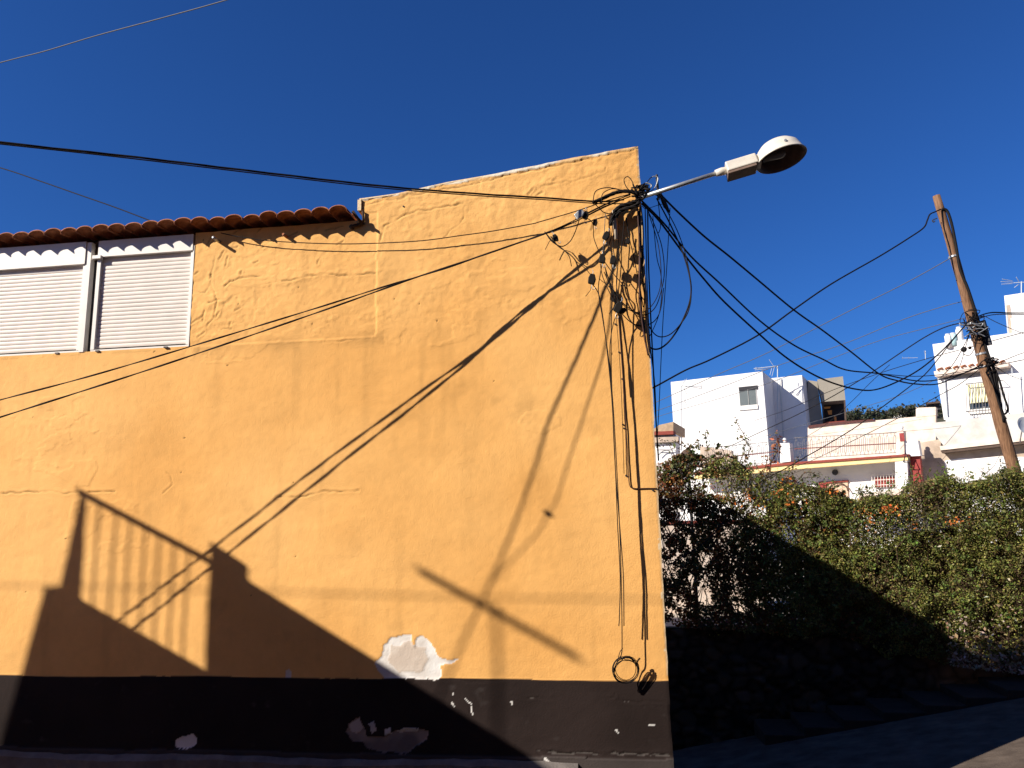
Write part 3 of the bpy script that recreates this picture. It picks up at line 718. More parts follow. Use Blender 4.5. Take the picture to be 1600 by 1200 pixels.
b.tube([qa-np.array([.07, .02, 0]), qb-np.array([.085, .02, 0])], .012, 5); child('metal_strip', b, M['iron_dark'], pole)
b = MB(); x, y = pk(520); q = on(x+17, y, PY-.05); b.tube([q+pd*-.26, q+pd*.26], .055, 4); child('splice_box', b, M['iron_dark'], pole)
b = MB()
b.tube(spline(pc([(1472,326),(1480,330),(1487,350),(1494,385),(1500,420),(1512,450),(1522,480),(1530,505),(1535,520),(1542,548),(1555,585),(1562,625),(1568,660)], PY-.1)), .028, 7)
b.tube(spline(pc([(1548,565),(1560,590),(1569,620),(1575,640),(1566,645),(1557,610),(1552,580)], PY-.12)), .02, 6)
b.tube(spline(pc([(1540,560),(1552,600),(1564,640),(1572,655)], PY-.14)), .018, 6)
child('riser_cable', b, M['cable'], pole, smooth=True)
b = MB()
for i in range(10):
    rr = random.Random(i+70); x, y = pk(498+rr.uniform(-10, 28)); pts = [on(x+rr.uniform(-18, 22), y+rr.uniform(-14, 16), PY-.15+rr.uniform(-.08, .08)) for _ in range(5)]
    b.tube(spline(pts, 5), rr.uniform(.006, .010), 5)
for i in range(6):
    rr = random.Random(i+170); x, y = pk(568); pts = [on(x+rr.uniform(-12, 26), y+rr.uniform(-10, 12), PY-.15+rr.uniform(-.08, .08)) for _ in range(5)]
    b.tube(spline(pts, 5), rr.uniform(.008, .012), 5)
child('wire_tangle', b, M['cable'], pole, smooth=True)
b = MB()
for i in range(5):
    rr = random.Random(i+90); x, y = pk(504+rr.uniform(-3, 24)); pts = [on(x-18+9*j+rr.uniform(-4, 4), y+rr.uniform(-5, 5), PY-.2) for j in range(5)]
    b.tube(spline(pts, 5), .010, 5)
child('tie_wire', b, M['zinc'], pole, smooth=True)
b = MB(); b.tube(spline(pc([(1464,341),(1459,343),(1457,345),(1459,347),(1461,345)], PY-.1)), .012, 5); child('hook', b, M['iron_dark'], pole)

# cables between corner, pole and beyond
PG = 'cables strung between the yellow corner and the timber pole'
def span(pp, Y0, Y1, r, lab, m='cable', group=PG, **k): return cable(pc(pp, Y0, Y1), r, lab, 'span_cable', m, group=group, **k)
span([(1003,318),(1030,345),(1071,400),(1100,436),(1131,471),(1184,520),(1225,556),(1265,582),(1300,598),(1337,608),(1367,609),(1403,596),(1440,575),(1475,545),(1505,512),(1515,500)], -.1, 7.8, .012, 'lowest sagging heavy cable from the corner, dipping deepest before the pole')
span([(1003,314),(1040,352),(1079,400),(1124,442),(1187,501),(1240,539),(1285,561),(1322,578),(1375,584),(1431,595),(1469,593),(1502,584),(1532,574)], -.1, 7.8, .011, 'middle sagging cable from the corner bracket to the pole')
span([(1036,308),(1060,332),(1100,369),(1139,400),(1180,434),(1240,484),(1285,516),(1330,550),(1375,585),(1403,595),(1431,600),(1465,600),(1495,588),(1530,572)], .2, 7.8, .012, 'highest sagging cable starting at the angle iron bracket')
span([(1000,614),(1022,605),(1072,578),(1112,561),(1184,524),(1240,484),(1300,443),(1375,400),(1420,372),(1443,356),(1449,344),(1453,335),(1461,331),(1470,327)], 4, 7.9, .015, 'dark cable climbing from behind the yellow corner to the top of the pole', cat='cable')
span([(1000,640),(1026,628),(1124,584),(1202,550),(1319,490),(1400,450),(1445,426),(1482,405)], 14, 8.0, .009, 'thin wire rising across the sky to the steel band on the pole', m='cable_grey')
span([(1000,650),(1037,638),(1140,600),(1210,573),(1319,537),(1412,499),(1470,480),(1504,471)], 14, 8.0, .008, 'thin wire rising to the pole just above the tangle', m='cable_grey')
span([(1000,662),(1037,648),(1150,615),(1225,590),(1300,560),(1375,532),(1450,512),(1507,497)], 14, 8.0, .007, 'faint wire below the other two thin ones, ending in the tangle', m='cable_grey')
span([(1132,701),(1169,684),(1262,640),(1337,598),(1412,548),(1450,524),(1480,510),(1510,503)], 20, 7.9, .012, 'cable running down from the tangle towards the balcony of the white house')
span([(1050,880),(1110,840),(1169,767),(1240,725),(1330,672),(1380,635),(1424,602),(1450,580),(1490,530),(1512,503)], 5.6, 7.9, .010, 'cable dropping steeply from the tangle into the hedge')
span([(1258,684),(1292,662),(1330,628),(1360,598),(1390,570)], 20, 14, .008, 'short wire slanting up from the balcony')
span([(1620,512),(1600,519),(1560,530),(1510,544),(1450,560),(1375,583),(1300,610),(1230,640),(1180,657)], 8.5, 22, .009, 'cable with a splice running from the right edge down past the pole')
span([(1620,558),(1600,562),(1550,572),(1536,573),(1500,600),(1469,617),(1400,655),(1330,690),(1260,723),(1210,738)], 8, 20, .009, 'cable passing low behind the pole towards the terrace roof')
span([(1630,548),(1600,551),(1545,572),(1490,583),(1430,588),(1375,584)], 8.2, 8.0, .008, 'short cable between the pole and the sagging cables')
span([(1515,500),(1545,489),(1575,489),(1600,489),(1640,488)], 8, 9.5, .014, 'dark horizontal cable from the tangle to the right edge')
span([(1516,504),(1550,492),(1600,491.5),(1640,491)], 8, 9.5, .010, 'second horizontal cable just beneath the dark one', m='cable_grey')
span([(1520,512),(1502,548),(1487,572),(1470,590)], 7.8, 7.9, .008, 'jumper wire curving down left of the pole')
span([(1518,510),(1508,545),(1498,575),(1480,592)], 7.8, 7.9, .007, 'inner jumper wire beside the curved one left of the pole')
span([(1530,520),(1522,545),(1515,555),(1506,553),(1508,545)], 7.8, 7.9, .007, 'small drooping loop of wire left of the pole')
span([(1532,530),(1545,560),(1575,585),(1620,600)], 7.9, 9, .006, 'thin wire leaving the pole to the lower right', m='cable_grey')
span([(1535,492),(1560,505),(1600,522),(1640,540)], 7.9, 9.5, .007, 'pale wire slanting away from the tangle to the right', m='cable_grey')
span([(1000,760),(1140,700),(1262,662),(1400,620),(1480,585),(1532,574)], 24, 8, .006, 'fine wire from the lower pole band across the white wall', m='cable_grey')
span([(1150,712),(1240,700),(1350,680),(1480,668),(1560,655),(1640,640)], 23, 25, .008, 'fine horizontal wire over the balustrade', m='cable_grey')
span([(1170,700),(1262,682),(1360,668),(1440,655)], 26, 26, .007, 'upper fine wire strung along the pinkish wall', m='cable_grey')
b = MB(); q = on(1506, 546, 8.8); 
sp = empty('cable_splice', tuple(q), 0, 'black in-line splice on the cable left of the pole', 'cable splice')
s_ = MB(); s_.sphere((0, 0, 0), .06, 10, 6); s_.build('splice_body', M['clamp'], sp, smooth=True); s_ = MB(); s_.sphere((.13, .01, .03), .035, 8, 5); s_.build('splice_collar', M['clamp'], sp, smooth=True)

# ------------------------------------------------------------------ background buildings
class Facade:
    """vertical plane turned by beta; px,py on it give local u (right) and z"""
    def __init__(s, name, pxa, pya, Ya, beta, label, cat='house', group=None):
        s.b = math.radians(beta); s.O = on(pxa, pya, Ya); s.d = np.array([math.cos(s.b), -math.sin(s.b), 0]); s.n = np.array([math.sin(s.b), math.cos(s.b), 0])
        s.e = empty(name, (s.O[0], s.O[1], 0.3), -s.b, label, cat, group)
    def uz(s, px, py, off=0.0):
        r = ray(px, py); p0 = s.O+s.n*off; t = np.dot(p0-CAM, s.n)/np.dot(r, s.n); q = CAM+r*t
        return float(np.dot(q-s.O, s.d)), float(q[2])-0.3
    def poly(s, pp, off=0.0): return [s.uz(x, y, off) for x, y in pp]
    def prism(s, name, pp, y0, y1, m, parent=None, ref=None, **k):
        q = s.poly(pp, y0 if ref is None else ref)
        ar = sum(q[i][0]*q[(i+1) % len(q)][1]-q[(i+1) % len(q)][0]*q[i][1] for i in range(len(q)))
        if ar < 0: q = q[::-1]
        b = MB(); b.prism(q, y0, y1); return b.build(name, M[m], parent or s.e, **k)
    def box(s, name, x0, y0_, x1, y1_, d0, d1, m, parent=None, ref=None, **k):
        """pixel rectangle: top-left (x0,y0_) bottom-right (x1,y1_)"""
        a = s.uz(x0, y0_, d0 if ref is None else ref); c = s.uz(x1, y1_, d0 if ref is None else ref)
        b = MB(); b.box(a[0], c[0], d0, d1, c[1], a[1]); return b.build(name, M[m], parent or s.e, **k)
    def tube(s, mb, pp, r, off=0.0, n=5, sm=False):
        pts = [(u, off, z) for u, z in s.poly(pp, off)]; mb.tube(spline(pts, 5) if sm else pts, r, n)

# --- white block with the window
A = Facade('white_house', 1197, 650, 34, 22, 'white two storey block with one dark double window and a shaded right side', 'house')
ztop = A.uz(1197, 580)[1]; u0 = A.uz(1048, 640)[0]
ga = A.poly([(1048, 597), (1197, 579.5)])
b = MB(); b.prism([(ga[0][0], -2), (0, -2), (0, ga[1][1]), (ga[0][0], ga[0][1])], 0, 3.6); b.build('wall', M['white'], A.e)
w_ = A.box('window', 1154.5, 607, 1183, 637, -.01, .10, 'wingrey')
A.box('frame', 1168, 608, 1170.5, 636, -.05, -.012, 'frame', w_); A.box('frame', 1154, 634.5, 1184, 638.5, -.09, -.005, 'frame', w_)
A.box('frame', 1181, 608, 1183.5, 635, -.05, -.012, 'frame', w_); A.box('lintel', 1154, 605, 1184, 608, -.05, -.006, 'gap', w_)
# tv antenna on its roof corner
def antenna(px, py0, py1, Y, label, boom, elems, r=.02, group='television antennas'):
    t_ = on(px, py0, Y); b0 = on(px+boom[2] if len(boom) > 2 else px, py1, Y)
    e = empty('tv_antenna', tuple(b0), 0, label, 'antenna', group)
    b = MB(); b.tube([b0, t_], r, 6); child('mast', b, M['dish'], e)
    b = MB(); b.tube([on(boom[0][0], boom[0][1], Y), on(boom[1][0], boom[1][1], Y)], r*.8, 5)
    for x0_, y0_, x1_, y1_ in elems: b.tube([on(x0_, y0_, Y-.1), on(x1_, y1_, Y+.1)], r*.6, 4)
    child('antenna_elements', b, M['dish'], e)
antenna(1215, 572, 655, 35, 'spidery white antenna standing at the roof corner of the white block', ((1178, 576), (1214, 572)),
        [(1181,574,1192,579),(1190,574,1194,579),(1202,562,1210,574),(1206,574,1203,586),(1210,573,1206,588),(1180,578,1200,576),(1213,572,1216,580)], .03)
antenna(1064.5, 603, 705, 26, 'thin mast with two small antennas in front of the white block, left part', ((1064, 603), (1096, 604)),
        [(1065,603,1073,592),(1067,601,1070,593),(1068,605,1074,617),(1070,603,1074,605),(1096,600,1096,608),(1072,603,1095,607),(1070,625,1074,620),(1069,626,1074,634)], .022)
A2 = Facade('white_annex', 1258, 640, 36, 22, 'narrower white block right of the first, half shaded by it', 'house')
g2 = A2.poly([(1205, 591), (1258, 585.5)])
b = MB(); b.prism([(g2[0][0], -2), (0, -2), (0, g2[1][1]), (g2[0][0], g2[0][1])], 0, 4.2); b.build('wall', M['white'], A2.e)
b = MB(); A2.tube(b, [(1218, 590), (1225, 700)], .04, -.15); b.build('downpipe', M['dish'], A2.e)
A3 = Facade('roof_room', 1277, 610, 37, 15, 'beige rooftop room with an open dark bay below it', 'house')
A3.prism('wall', [(1277, 593), (1317, 588), (1321, 625), (1284, 628)], 0, 2.5, 'beige')
A3.prism('wall', [(1262, 594), (1277, 596), (1286, 662), (1262, 664)], .3, 2.5, 'beige')
A3.prism('open_bay', [(1284, 628), (1321, 625), (1322, 661), (1286, 664)], 1.6, 2.5, 'gap', ref=0)
A3.prism('post', [(1318.5, 625), (1321, 625), (1323, 661), (1320, 661)], 0, .1, 'shed')
A3.prism('post', [(1284, 628), (1286.5, 628), (1289, 663), (1286.5, 663)], 0, .1, 'shed')
A3.prism('floor_slab', [(1286, 660), (1322, 657), (1322, 664), (1286, 666)], 0, 2, 'redtrim')
pa = A3.prism('orange_panel', [(1287, 633), (1298, 632), (1297, 635), (1288, 636)], .8, .9, 'orange', ref=0)
A3.prism('orange_panel', [(1293, 639), (1300, 638), (1300, 645), (1295, 645)], .8, .9, 'orange', ref=0)
A3.prism('orange_panel', [(1303, 647), (1307, 649), (1308, 659), (1305, 659)], .8, .9, 'orange', ref=0)
# --- pinkish wall with the dark coping
Pw = Facade('pinkish_wall', 1360, 680, 31, 30, 'long pinkish white wall with a crumbling dark top behind the balustrade', 'wall')
Pw.prism('wall', [(1262, 668), (1300, 662), (1340, 659), (1400, 654), (1462, 648), (1462, 740), (1262, 745)], 0, .4, 'white_pink')
Pw.prism('coping', [(1263, 665), (1300, 660), (1340, 656.5), (1366, 655), (1366, 657.5), (1340, 660), (1300, 664), (1263, 669)], -.08, .45, 'darkred')
Pw.prism('parapet_stub', [(1431, 636), (1436, 637), (1462, 636), (1462, 649), (1431, 652)], -.02, .5, 'white_pink')
b = Facade('roof_shed', 1460, 635, 32, 20, 'small dark flat roofed shed above the pinkish wall', 'shed')
b.prism('shed_wall', [(1451, 631), (1468, 630), (1470, 640), (1453, 640)], .1, 1.2, 'gap'); b.prism('shed_roof', [(1447, 629), (1469, 626.5), (1469, 629.5), (1449, 631.5)], -.2, 1.4, 'shed')

# --- terrace house
T = Facade('terrace_house', 1300, 730, 26, 33, 'low white house with yellow fascia, ball topped posts and an iron balustrade on its terrace', 'house')
T.prism('fascia', [(1085, 741.5), (1240, 725.5), (1419, 712.5), (1419, 719), (1240, 733), (1085, 749)], -.02, .5, 'cream')
T.prism('roof_trim', [(1083, 737.5), (1240, 722), (1420, 709.5), (1420, 712.6), (1240, 725.6), (1083, 741.6)], -.10, .55, 'redtrim')
zt = T.uz(1300, 716)[1]
ul, ur = T.uz(1085, 745)[0], T.uz(1419, 716)[0]
b = MB(); b.box(ul, ur, .52, 5.5, zt-.25, zt-.02); b.build('terrace_slab', M['greywall'], T.e)
b = MB(); b.box(ul, ur, 1.1, 1.3, -2, zt-.26); b.build('wall', M['white'], T.e)
T.prism('pillar', [(1398, 717), (1417, 716), (1419, 762), (1400, 764)], .02, .5, 'white', ref=0)
T.prism('parapet', [(1340, 772), (1400, 765), (1440, 757), (1440, 800), (1340, 800)], -.5, -.3, 'white_pink')
# window with grille and door with arched gate
w_ = T.box('window', 1366, 746, 1398, 760, .98, 1.09, 'redtile', ref=1.0)
b = MB()
for i in range(9): x = 1362+i*4.6; T.tube(b, [(x, 739.5-.03*i), (x+.6, 762)], .012, .85, 4)
for y in (742, 750, 758): T.tube(b, [(1361, y+.6), (1400, y-1.4)], .014, .85, 4)
b.build('window_grille', M['frame'], w_)
d_ = T.prism('door', [(1291, 756), (1324, 753), (1326, 792), (1293, 795)], 1.02, 1.09, 'door', ref=1.0)
T.prism('door_frame', [(1288, 753), (1325, 750), (1325, 753), (1291, 756), (1293, 795), (1290, 795)], .98, 1.09, 'redtrim', d_, ref=1.0)
b = MB(); T.tube(b, [(1293, 770), (1300, 759), (1310, 755), (1320, 758), (1327, 768)], .03, .9, 5, True); b.build('door_arch', M['shed'], d_)
T.prism('tile_panel', [(1279, 753), (1287, 752), (1287, 764), (1280, 765)], 1.0, 1.09, 'redtile', ref=1.0)
c_ = T.uz(1304.5, 738, 1.0); b = MB(); b.lathe([(.001, 0), (.13, .0), (.13, .06), (.001, .07)], (c_[0], 1.05, c_[1]), 8, Matrix.Rotation(math.pi/2, 3, 'X')); b.build('wall_medallion', M['iron_dark'], T.e)
b = MB(); u_, z_ = T.uz(1115, 765, 1.0)
# terrace posts with balls
for x, y0_, y1_, xx in ((1226.5, 692, 724, 11), (1409, 673, 712, 5)):
    p_ = T.prism('post', [(x-xx/1.4, y0_+.6), (x+xx/1.4-1, y0_), (x+xx/1.2, y1_-3), (x-xx/1.3+1, y1_-1)], 0.0, .42, 'white' if xx > 8 else 'white_pink')
    u_, z_ = T.uz(x-.5, y0_-5, .2); q = MB(); q.sphere((u_, .2, z_), .085, 12, 8); q.lathe([(.03, 0), (.09, -.03), (.03, -.06)], (u_, .2, z_-.07), 10); q.build('post_ball', M['white'], p_, smooth=True)
T.box('tile_panel', 1405, 677, 1413.5, 689, -.03, -.002, 'redtile')
# balustrade
def balus(x0_, x1_, yt0, yt1, yb0, yb1, n, tag_=None):
    b = MB()
    f = lambda x, a, c: a+(c-a)*(x-x0_)/(x1_-x0_)
    T.tube(b, [(x0_, yt0), (x1_, yt1)], .014, .1, 4); T.tube(b, [(x0_, yb0), (x1_, yb1)], .014, .1, 4)
    w_ = (x1_-x0_)/n
    for i in range(n):
        x = x0_+w_*(i+.5); t_, b_ = f(x, yt0, yt1), f(x, yb0, yb1); h = b_-t_; k = w_*.27
        up = i % 2 == 0
        T.tube(b, [(x, t_), (x, t_+h*.12)] , .010, .1, 4)
        if up: pp = [(x-k, t_+h*.85), (x-k*1.05, t_+h*.3), (x-k*.7, t_+h*.16), (x, t_+h*.12), (x+k*.7, t_+h*.16), (x+k*1.05, t_+h*.3), (x+k, t_+h*.85)]
        else: pp = [(x-k, t_+h*.2), (x-k, t_+h*.7), (x-k*.6, t_+h*.84), (x, t_+h*.88), (x+k*.6, t_+h*.84), (x+k, t_+h*.7), (x+k, t_+h*.2)]
        T.tube(b, pp, .011, .1, 4, True)
        T.tube(b, [(x, t_+h*.88), (x, b_)], .010, .1, 4)
    b.build('balustrade', M['iron'], T.e)
    b = MB(); T.tube(b, [(x0_, (yt0+yb0)/2+1), (x1_, (yt1+yb1)/2+1)], .022, .12, 4); b.build('handrail', M['redtrim'], T.e)
balus(1241, 1401, 684, 676, 717, 707, 27); balus(1100, 1218, 700, 689, 734, 720, 20)
T.prism('terrace_back_wall', [(1094, 697), (1143, 704), (1150, 742), (1094, 745)], 1.2, 1.35, 'stain')
# stair wall with red tiles
T.prism('red_stair_wall', [(1420, 713), (1437, 712), (1441, 754), (1422, 757)], .3, .6, 'redtile')
T.prism('side_block', [(1400, 691), (1434, 688), (1438, 712), (1420, 713), (1400, 714)], .1, .5, 'white')
b = MB(); T.tube(b, [(1412, 722), (1415, 707), (1422, 722), (1412, 722)], .03, -.2, 4); T.tube(b, [(1419, 722), (1426, 745), (1424, 757)], .02, -.2, 4); b.build('gate_frame', M['iron_dark'], T.e)

# --- right house with the caged window
Rh = Facade('corner_house', 1500, 620, 25, 34, 'white house at the right edge with a striped awning over a caged window', 'house')
Rh.prism('wall', [(1457, 538), (1560, 523), (1640, 512), (1640, 645), (1475, 656), (1466, 600)], .3, 5, 'white', ref=.3)
Rh.prism('wall', [(1474, 594), (1640, 578), (1640, 660), (1478, 662)], 0, .3, 'white')
Rh.prism('eave', [(1462, 582), (1578, 568), (1578, 574), (1464, 590)], -.35, .35, 'white_pink', ref=0)
b = MB()
for i in range(9):
    u_, z_ = Rh.uz(1467+i*12.2, 578-i*1.45, -.3)
    b.tube([(u_, -.42, z_), (u_, .3, z_+.15)], .055, 8)
b.build('eave_tiles', M['tile'], Rh.e, smooth=True)
Rh.prism('parapet', [(1455, 661), (1640, 640), (1640, 692), (1475, 697), (1462, 681)], -.7, -.45, 'greywall')
Rh.prism('canopy_edge', [(1468, 697), (1640, 679), (1640, 684.5), (1470, 703.5)], -.95, -.4, 'white_pink')
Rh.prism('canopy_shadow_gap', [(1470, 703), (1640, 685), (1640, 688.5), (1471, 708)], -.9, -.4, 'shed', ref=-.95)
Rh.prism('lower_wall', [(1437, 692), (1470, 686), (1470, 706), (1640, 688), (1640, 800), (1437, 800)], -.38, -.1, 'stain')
Rh.prism('limewash_patch', [(1476, 720), (1500, 716), (1530, 716), (1560, 713), (1600, 714), (1640, 711), (1640, 800), (1484, 800), (1478, 750)], -.385, -.37, 'white')
w_ = Rh.box('window', 1513, 627, 1556, 642, -.03, .02, 'win')
for x in (1513, 1524, 1536, 1548): Rh.box('frame', x, 627, x+2.6, 642.5, -.06, -.032, 'frame', w_)
Rh.box('frame', 1513, 640.5, 1556, 643.5, -.08, -.031, 'frame', w_)
aw = MB(); a0 = Rh.uz(1511, 601, -.2); a1 = Rh.uz(1553, 627, -.2)
n = 26
for i in range(n):
    ua, ub = a0[0]+(a1[0]-a0[0])*i/n, a0[0]+(a1[0]-a0[0])*(i+1)/n
    if i % 2: aw.add([(ua, -.12, a0[1]), (ub, -.12, a0[1]), (ub, -.30, a1[1]), (ua, -.30, a1[1])], [(0, 3, 2, 1)])
o = aw.build('awning_stripes', M['awning2'], w_)
aw = MB(); aw.add([(a0[0], -.115, a0[1]), (a1[0], -.115, a0[1]), (a1[0], -.295, a1[1]), (a0[0], -.295, a1[1])], [(0, 3, 2, 1)])
aw.build('awning', M['awning'], w_)
b = MB()
for i in range(12):
    x = 1509+i*4.9; Rh.tube(b, [(x, 599-.02*i), (x+1.8, 644)], .011, -.42, 4)
for y0_, y1_ in ((600, 594), (643, 639)): Rh.tube(b, [(1509, y0_), (1567, y1_)], .02, -.42, 4)
for x, y in ((1509, 600), (1567, 594), (1511, 643), (1569, 639)):
    p1 = Rh.uz(x, y, -.42); b.tube([(p1[0], -.42, p1[1]), (p1[0], .0, p1[1])], .015, 4)
b.build('window_cage', M['iron'], w_)
b = MB(); Rh.tube(b, [(1476, 594), (1480, 650)], .035, -.08); Rh.tube(b, [(1581, 575), (1588, 690)], .02, -.5); b.build('downpipe', M['dish'], Rh.e)
# satellite dish at the right edge
q = on(1600, 667, 21); sdh = empty('satellite_dish', tuple(q), 0, 'pale grey satellite dish cut by the right edge', 'satellite dish')
MXd = Matrix.Rotation(math.radians(75), 3, 'X') @ Matrix.Rotation(.3, 3, 'Y')
b = MB(); b.lathe([(.001, 0), (.12, .01), (.25, .04), (.34, .09), (.35, .10), (.34, .10), (.25, .05), (.001, .02)], (0, 0, 0), 24, MXd); b.build('dish_bowl', M['dish'], sdh, smooth=True)
b = MB(); b.tube([(0, .1, 0), (0, .35, -.4), (.1, .6, -.5)], .025, 6); b.build('dish_arm', M['iron'], sdh)
# rooftop things
for px, py, w__, h__, m_, lb in ((1481, 527, .13, .2, 'white', 'small white drum on the parapet of the corner house, leftmost'), (1489, 525, .14, .17, 'aqua', 'pale aqua tub between the drum and the cistern'), (1499, 520, .14, .42, 'white', 'tall white cistern on the parapet beside the pole')):
    q = on(px, py, 25.3); t_ = empty('roof_container', (q[0], q[1], q[2]-h__*.5), 0, lb, 'container', 'containers on the roof parapet')
    b = MB(); b.lathe([(.001, -.35), (w__*.95, -.35), (w__, h__*.75), (w__*.7, h__), (.001, h__)], (0, 0, 0), 14); b.build('drum', M[m_], t_, smooth=True)
    b = MB(); b.lathe([(w__*.72, h__), (w__*.7, h__+.05), (.001, h__+.055)], (0, 0, 0), 14); b.build('lid', M['dish'], t_, smooth=True)
Tw = Facade('white_tower', 1580, 500, 27, 30, 'tall white stair tower rising behind the corner house at the right edge', 'house')
Tw.prism('wall', [(1569, 462), (1650, 450), (1650, 640), (1585, 640), (1574, 520)], 0, 3.5, 'white')
Tw.prism('recess', [(1572, 477), (1578, 476), (1584, 522), (1577, 524)], -.02, .1, 'stain')
Tw.prism('side_wall', [(1579, 497), (1650, 488), (1650, 580), (1588, 580)], -.5, -.03, 'white')
Tw.prism('chimney_base', [(1576, 546), (1582, 541), (1583, 572), (1578, 574)], -.9, -.52, 'redtrim')
b = MB(); Tw.tube(b, [(1573, 490), (1577, 540)], .03, -.6); b.build('downpipe', M['dish'], Tw.e)
antenna(1596, 440, 462, 28, 'comb shaped antenna on the white tower', ((1584, 442), (1600, 441)),
        [(1566,436,1582,439),(1564,440,1583,441),(1565,444,1582,443),(1588,433,1592,440),(1585,449,1592,444)], .025)
antenna(1446, 548, 562, 40, 'faint small antenna against the sky left of the corner house', ((1410, 559.5), (1434, 559)), [(1444,548,1446,556),(1410,558,1410,561),(1420,558,1420,561)], .02)
# small houses at far left behind the corner
Lf = Facade('tiled_house', 1040, 700, 24, 15, 'small white house with brown roof and red eave seen beside the yellow corner', 'house')
Lf.prism('roof', [(1020, 671), (1030, 664), (1052, 659), (1052, 674), (1020, 674)], .1, 3, 'brownroof')
Lf.prism('eave', [(1015, 675), (1052, 673), (1052, 678.5), (1015, 680)], -.3, .3, 'redtrim')
Lf.prism('wall', [(1000, 680), (1056, 678.5), (1056, 840), (1000, 840)], 0, 1.0, 'white')
Lf.prism('beam', [(1010, 684), (1060, 682), (1060, 690), (1010, 692)], -.2, -.01, 'stain')
Lf.prism('side_wall', [(1024, 724), (1064, 724), (1064, 800), (1024, 800)], -1.0, -.5, 'greywall')
b = MB(); Lf.tube(b, [(1028, 712), (1036, 705), (1046, 705), (1052, 716)], .02, -.15, 5, True); Lf.tube(b, [(1026, 703), (1052, 703)], .02, -.15); b.build('window_grille', M['iron'], Lf.e)

# lamp head of the old globe lantern in the creeper
q = on(1075, 722, 7.6); gl = empty('garden_lantern', (q[0], q[1], .45), 0, 'round dark lantern on a post buried in the creeper', 'lantern')
b = MB(); b.tube([(0, 0, 0), (0, 0, q[2]-.45-.18)], .03, 8); b.build('lantern_post', M['iron_dark'], gl)
b = MB(); b.sphere((0, 0, q[2]-.45), .2, 14, 9); b.build('lantern_globe', M['iron'], gl, smooth=True)
b = MB(); b.lathe([(.22, -.02), (.2, .08), (.08, .2), (.001, .24)], (0, 0, q[2]-.45+.04), 14); b.build('lantern_cap', M['shed'], gl)

# white garden wall behind the thin part of the creeper
gw = empty('garden_wall', (1.0, 9.4, .3), 0, 'whitewashed garden wall glimpsed through the thin creeper beside the yellow corner', 'wall')
b = MB(); b.box(-3.5, 1.6, 0, .25, -1.0, 2.1); b.build('wall', M['white_pink'], gw)
b = MB(); b.box(-3.55, 1.65, -.04, .29, 2.101, 2.16); b.build('coping', M['redtrim'], gw)

# distant hill
def hill():
    b = MB(); n = 90; m_ = 10; v = []
    for j in range(m_):
        for i in range(n):
            x = 20+i*2.2; y = 150+j*11
            pk_ = np.interp(x, [20, 58, 90, 140, 175, 215], [6, 25.8, 27.8, 30, 35, 30])*math.sin(math.pi/2*min(1, j/5))
            v.append((x, y, .5+pk_+.8*float(vnoise(np.array([x]), np.array([y]), 5, 3)[0])))
    b.v = v; b.f = [(j*n+i, j*n+i+1, (j+1)*n+i+1, (j+1)*n+i) for j in range(m_-1) for i in range(n-1)]
    tag(b.build('hill', M['hillgreen'], smooth=True), kind='structure')
    rg = np.random.default_rng(99); P = []
    for k in range(420):
        x = rg.uniform(60, 200); y = rg.uniform(185, 212); z = float(np.interp(x, [20, 58, 90, 140, 175, 215], [6, 25.8, 27.8, 30, 35, 30])); r_ = rg.uniform(.5, 1.6)
        P.append(np.array([x, y, z+r_*.5])+rg.normal(size=(60, 3))*np.array([r_*.9, r_*.9, r_*.6]))
    P = np.concatenate(P); root = leaves('far_woodland', P, .8, pal(len(P), [(.035, .045, .022), (.05, .055, .03), (.07, .07, .04)], [2, 2, 1], 3), None, seed=44)
    tag(root, 'far off dark trees along the top of the hill', 'trees', kind='stuff')
    q = on(1408, 642, 200); e = empty('hilltop_house', tuple(q-np.array([0, 0, 1.5])), 0, 'tiny pale house on the far hilltop between the roofs', 'house')
    b = MB(); b.box(-2.2, 1.8, -1, 2, -1, .8); b.build('wall', M['white'], e)
    b = MB(); b.add([(-2.4, -1.2, .8), (2, -1.2, .8), (2, 2.2, .8), (-2.4, 2.2, .8), (-1.2, .5, 1.3), (.8, .5, 1.3)], [(0,1,5,4), (1,2,5), (2,3,4,5), (3,0,4), (0,3,2,1)]); b.build('roof', M['brownroof'], e)

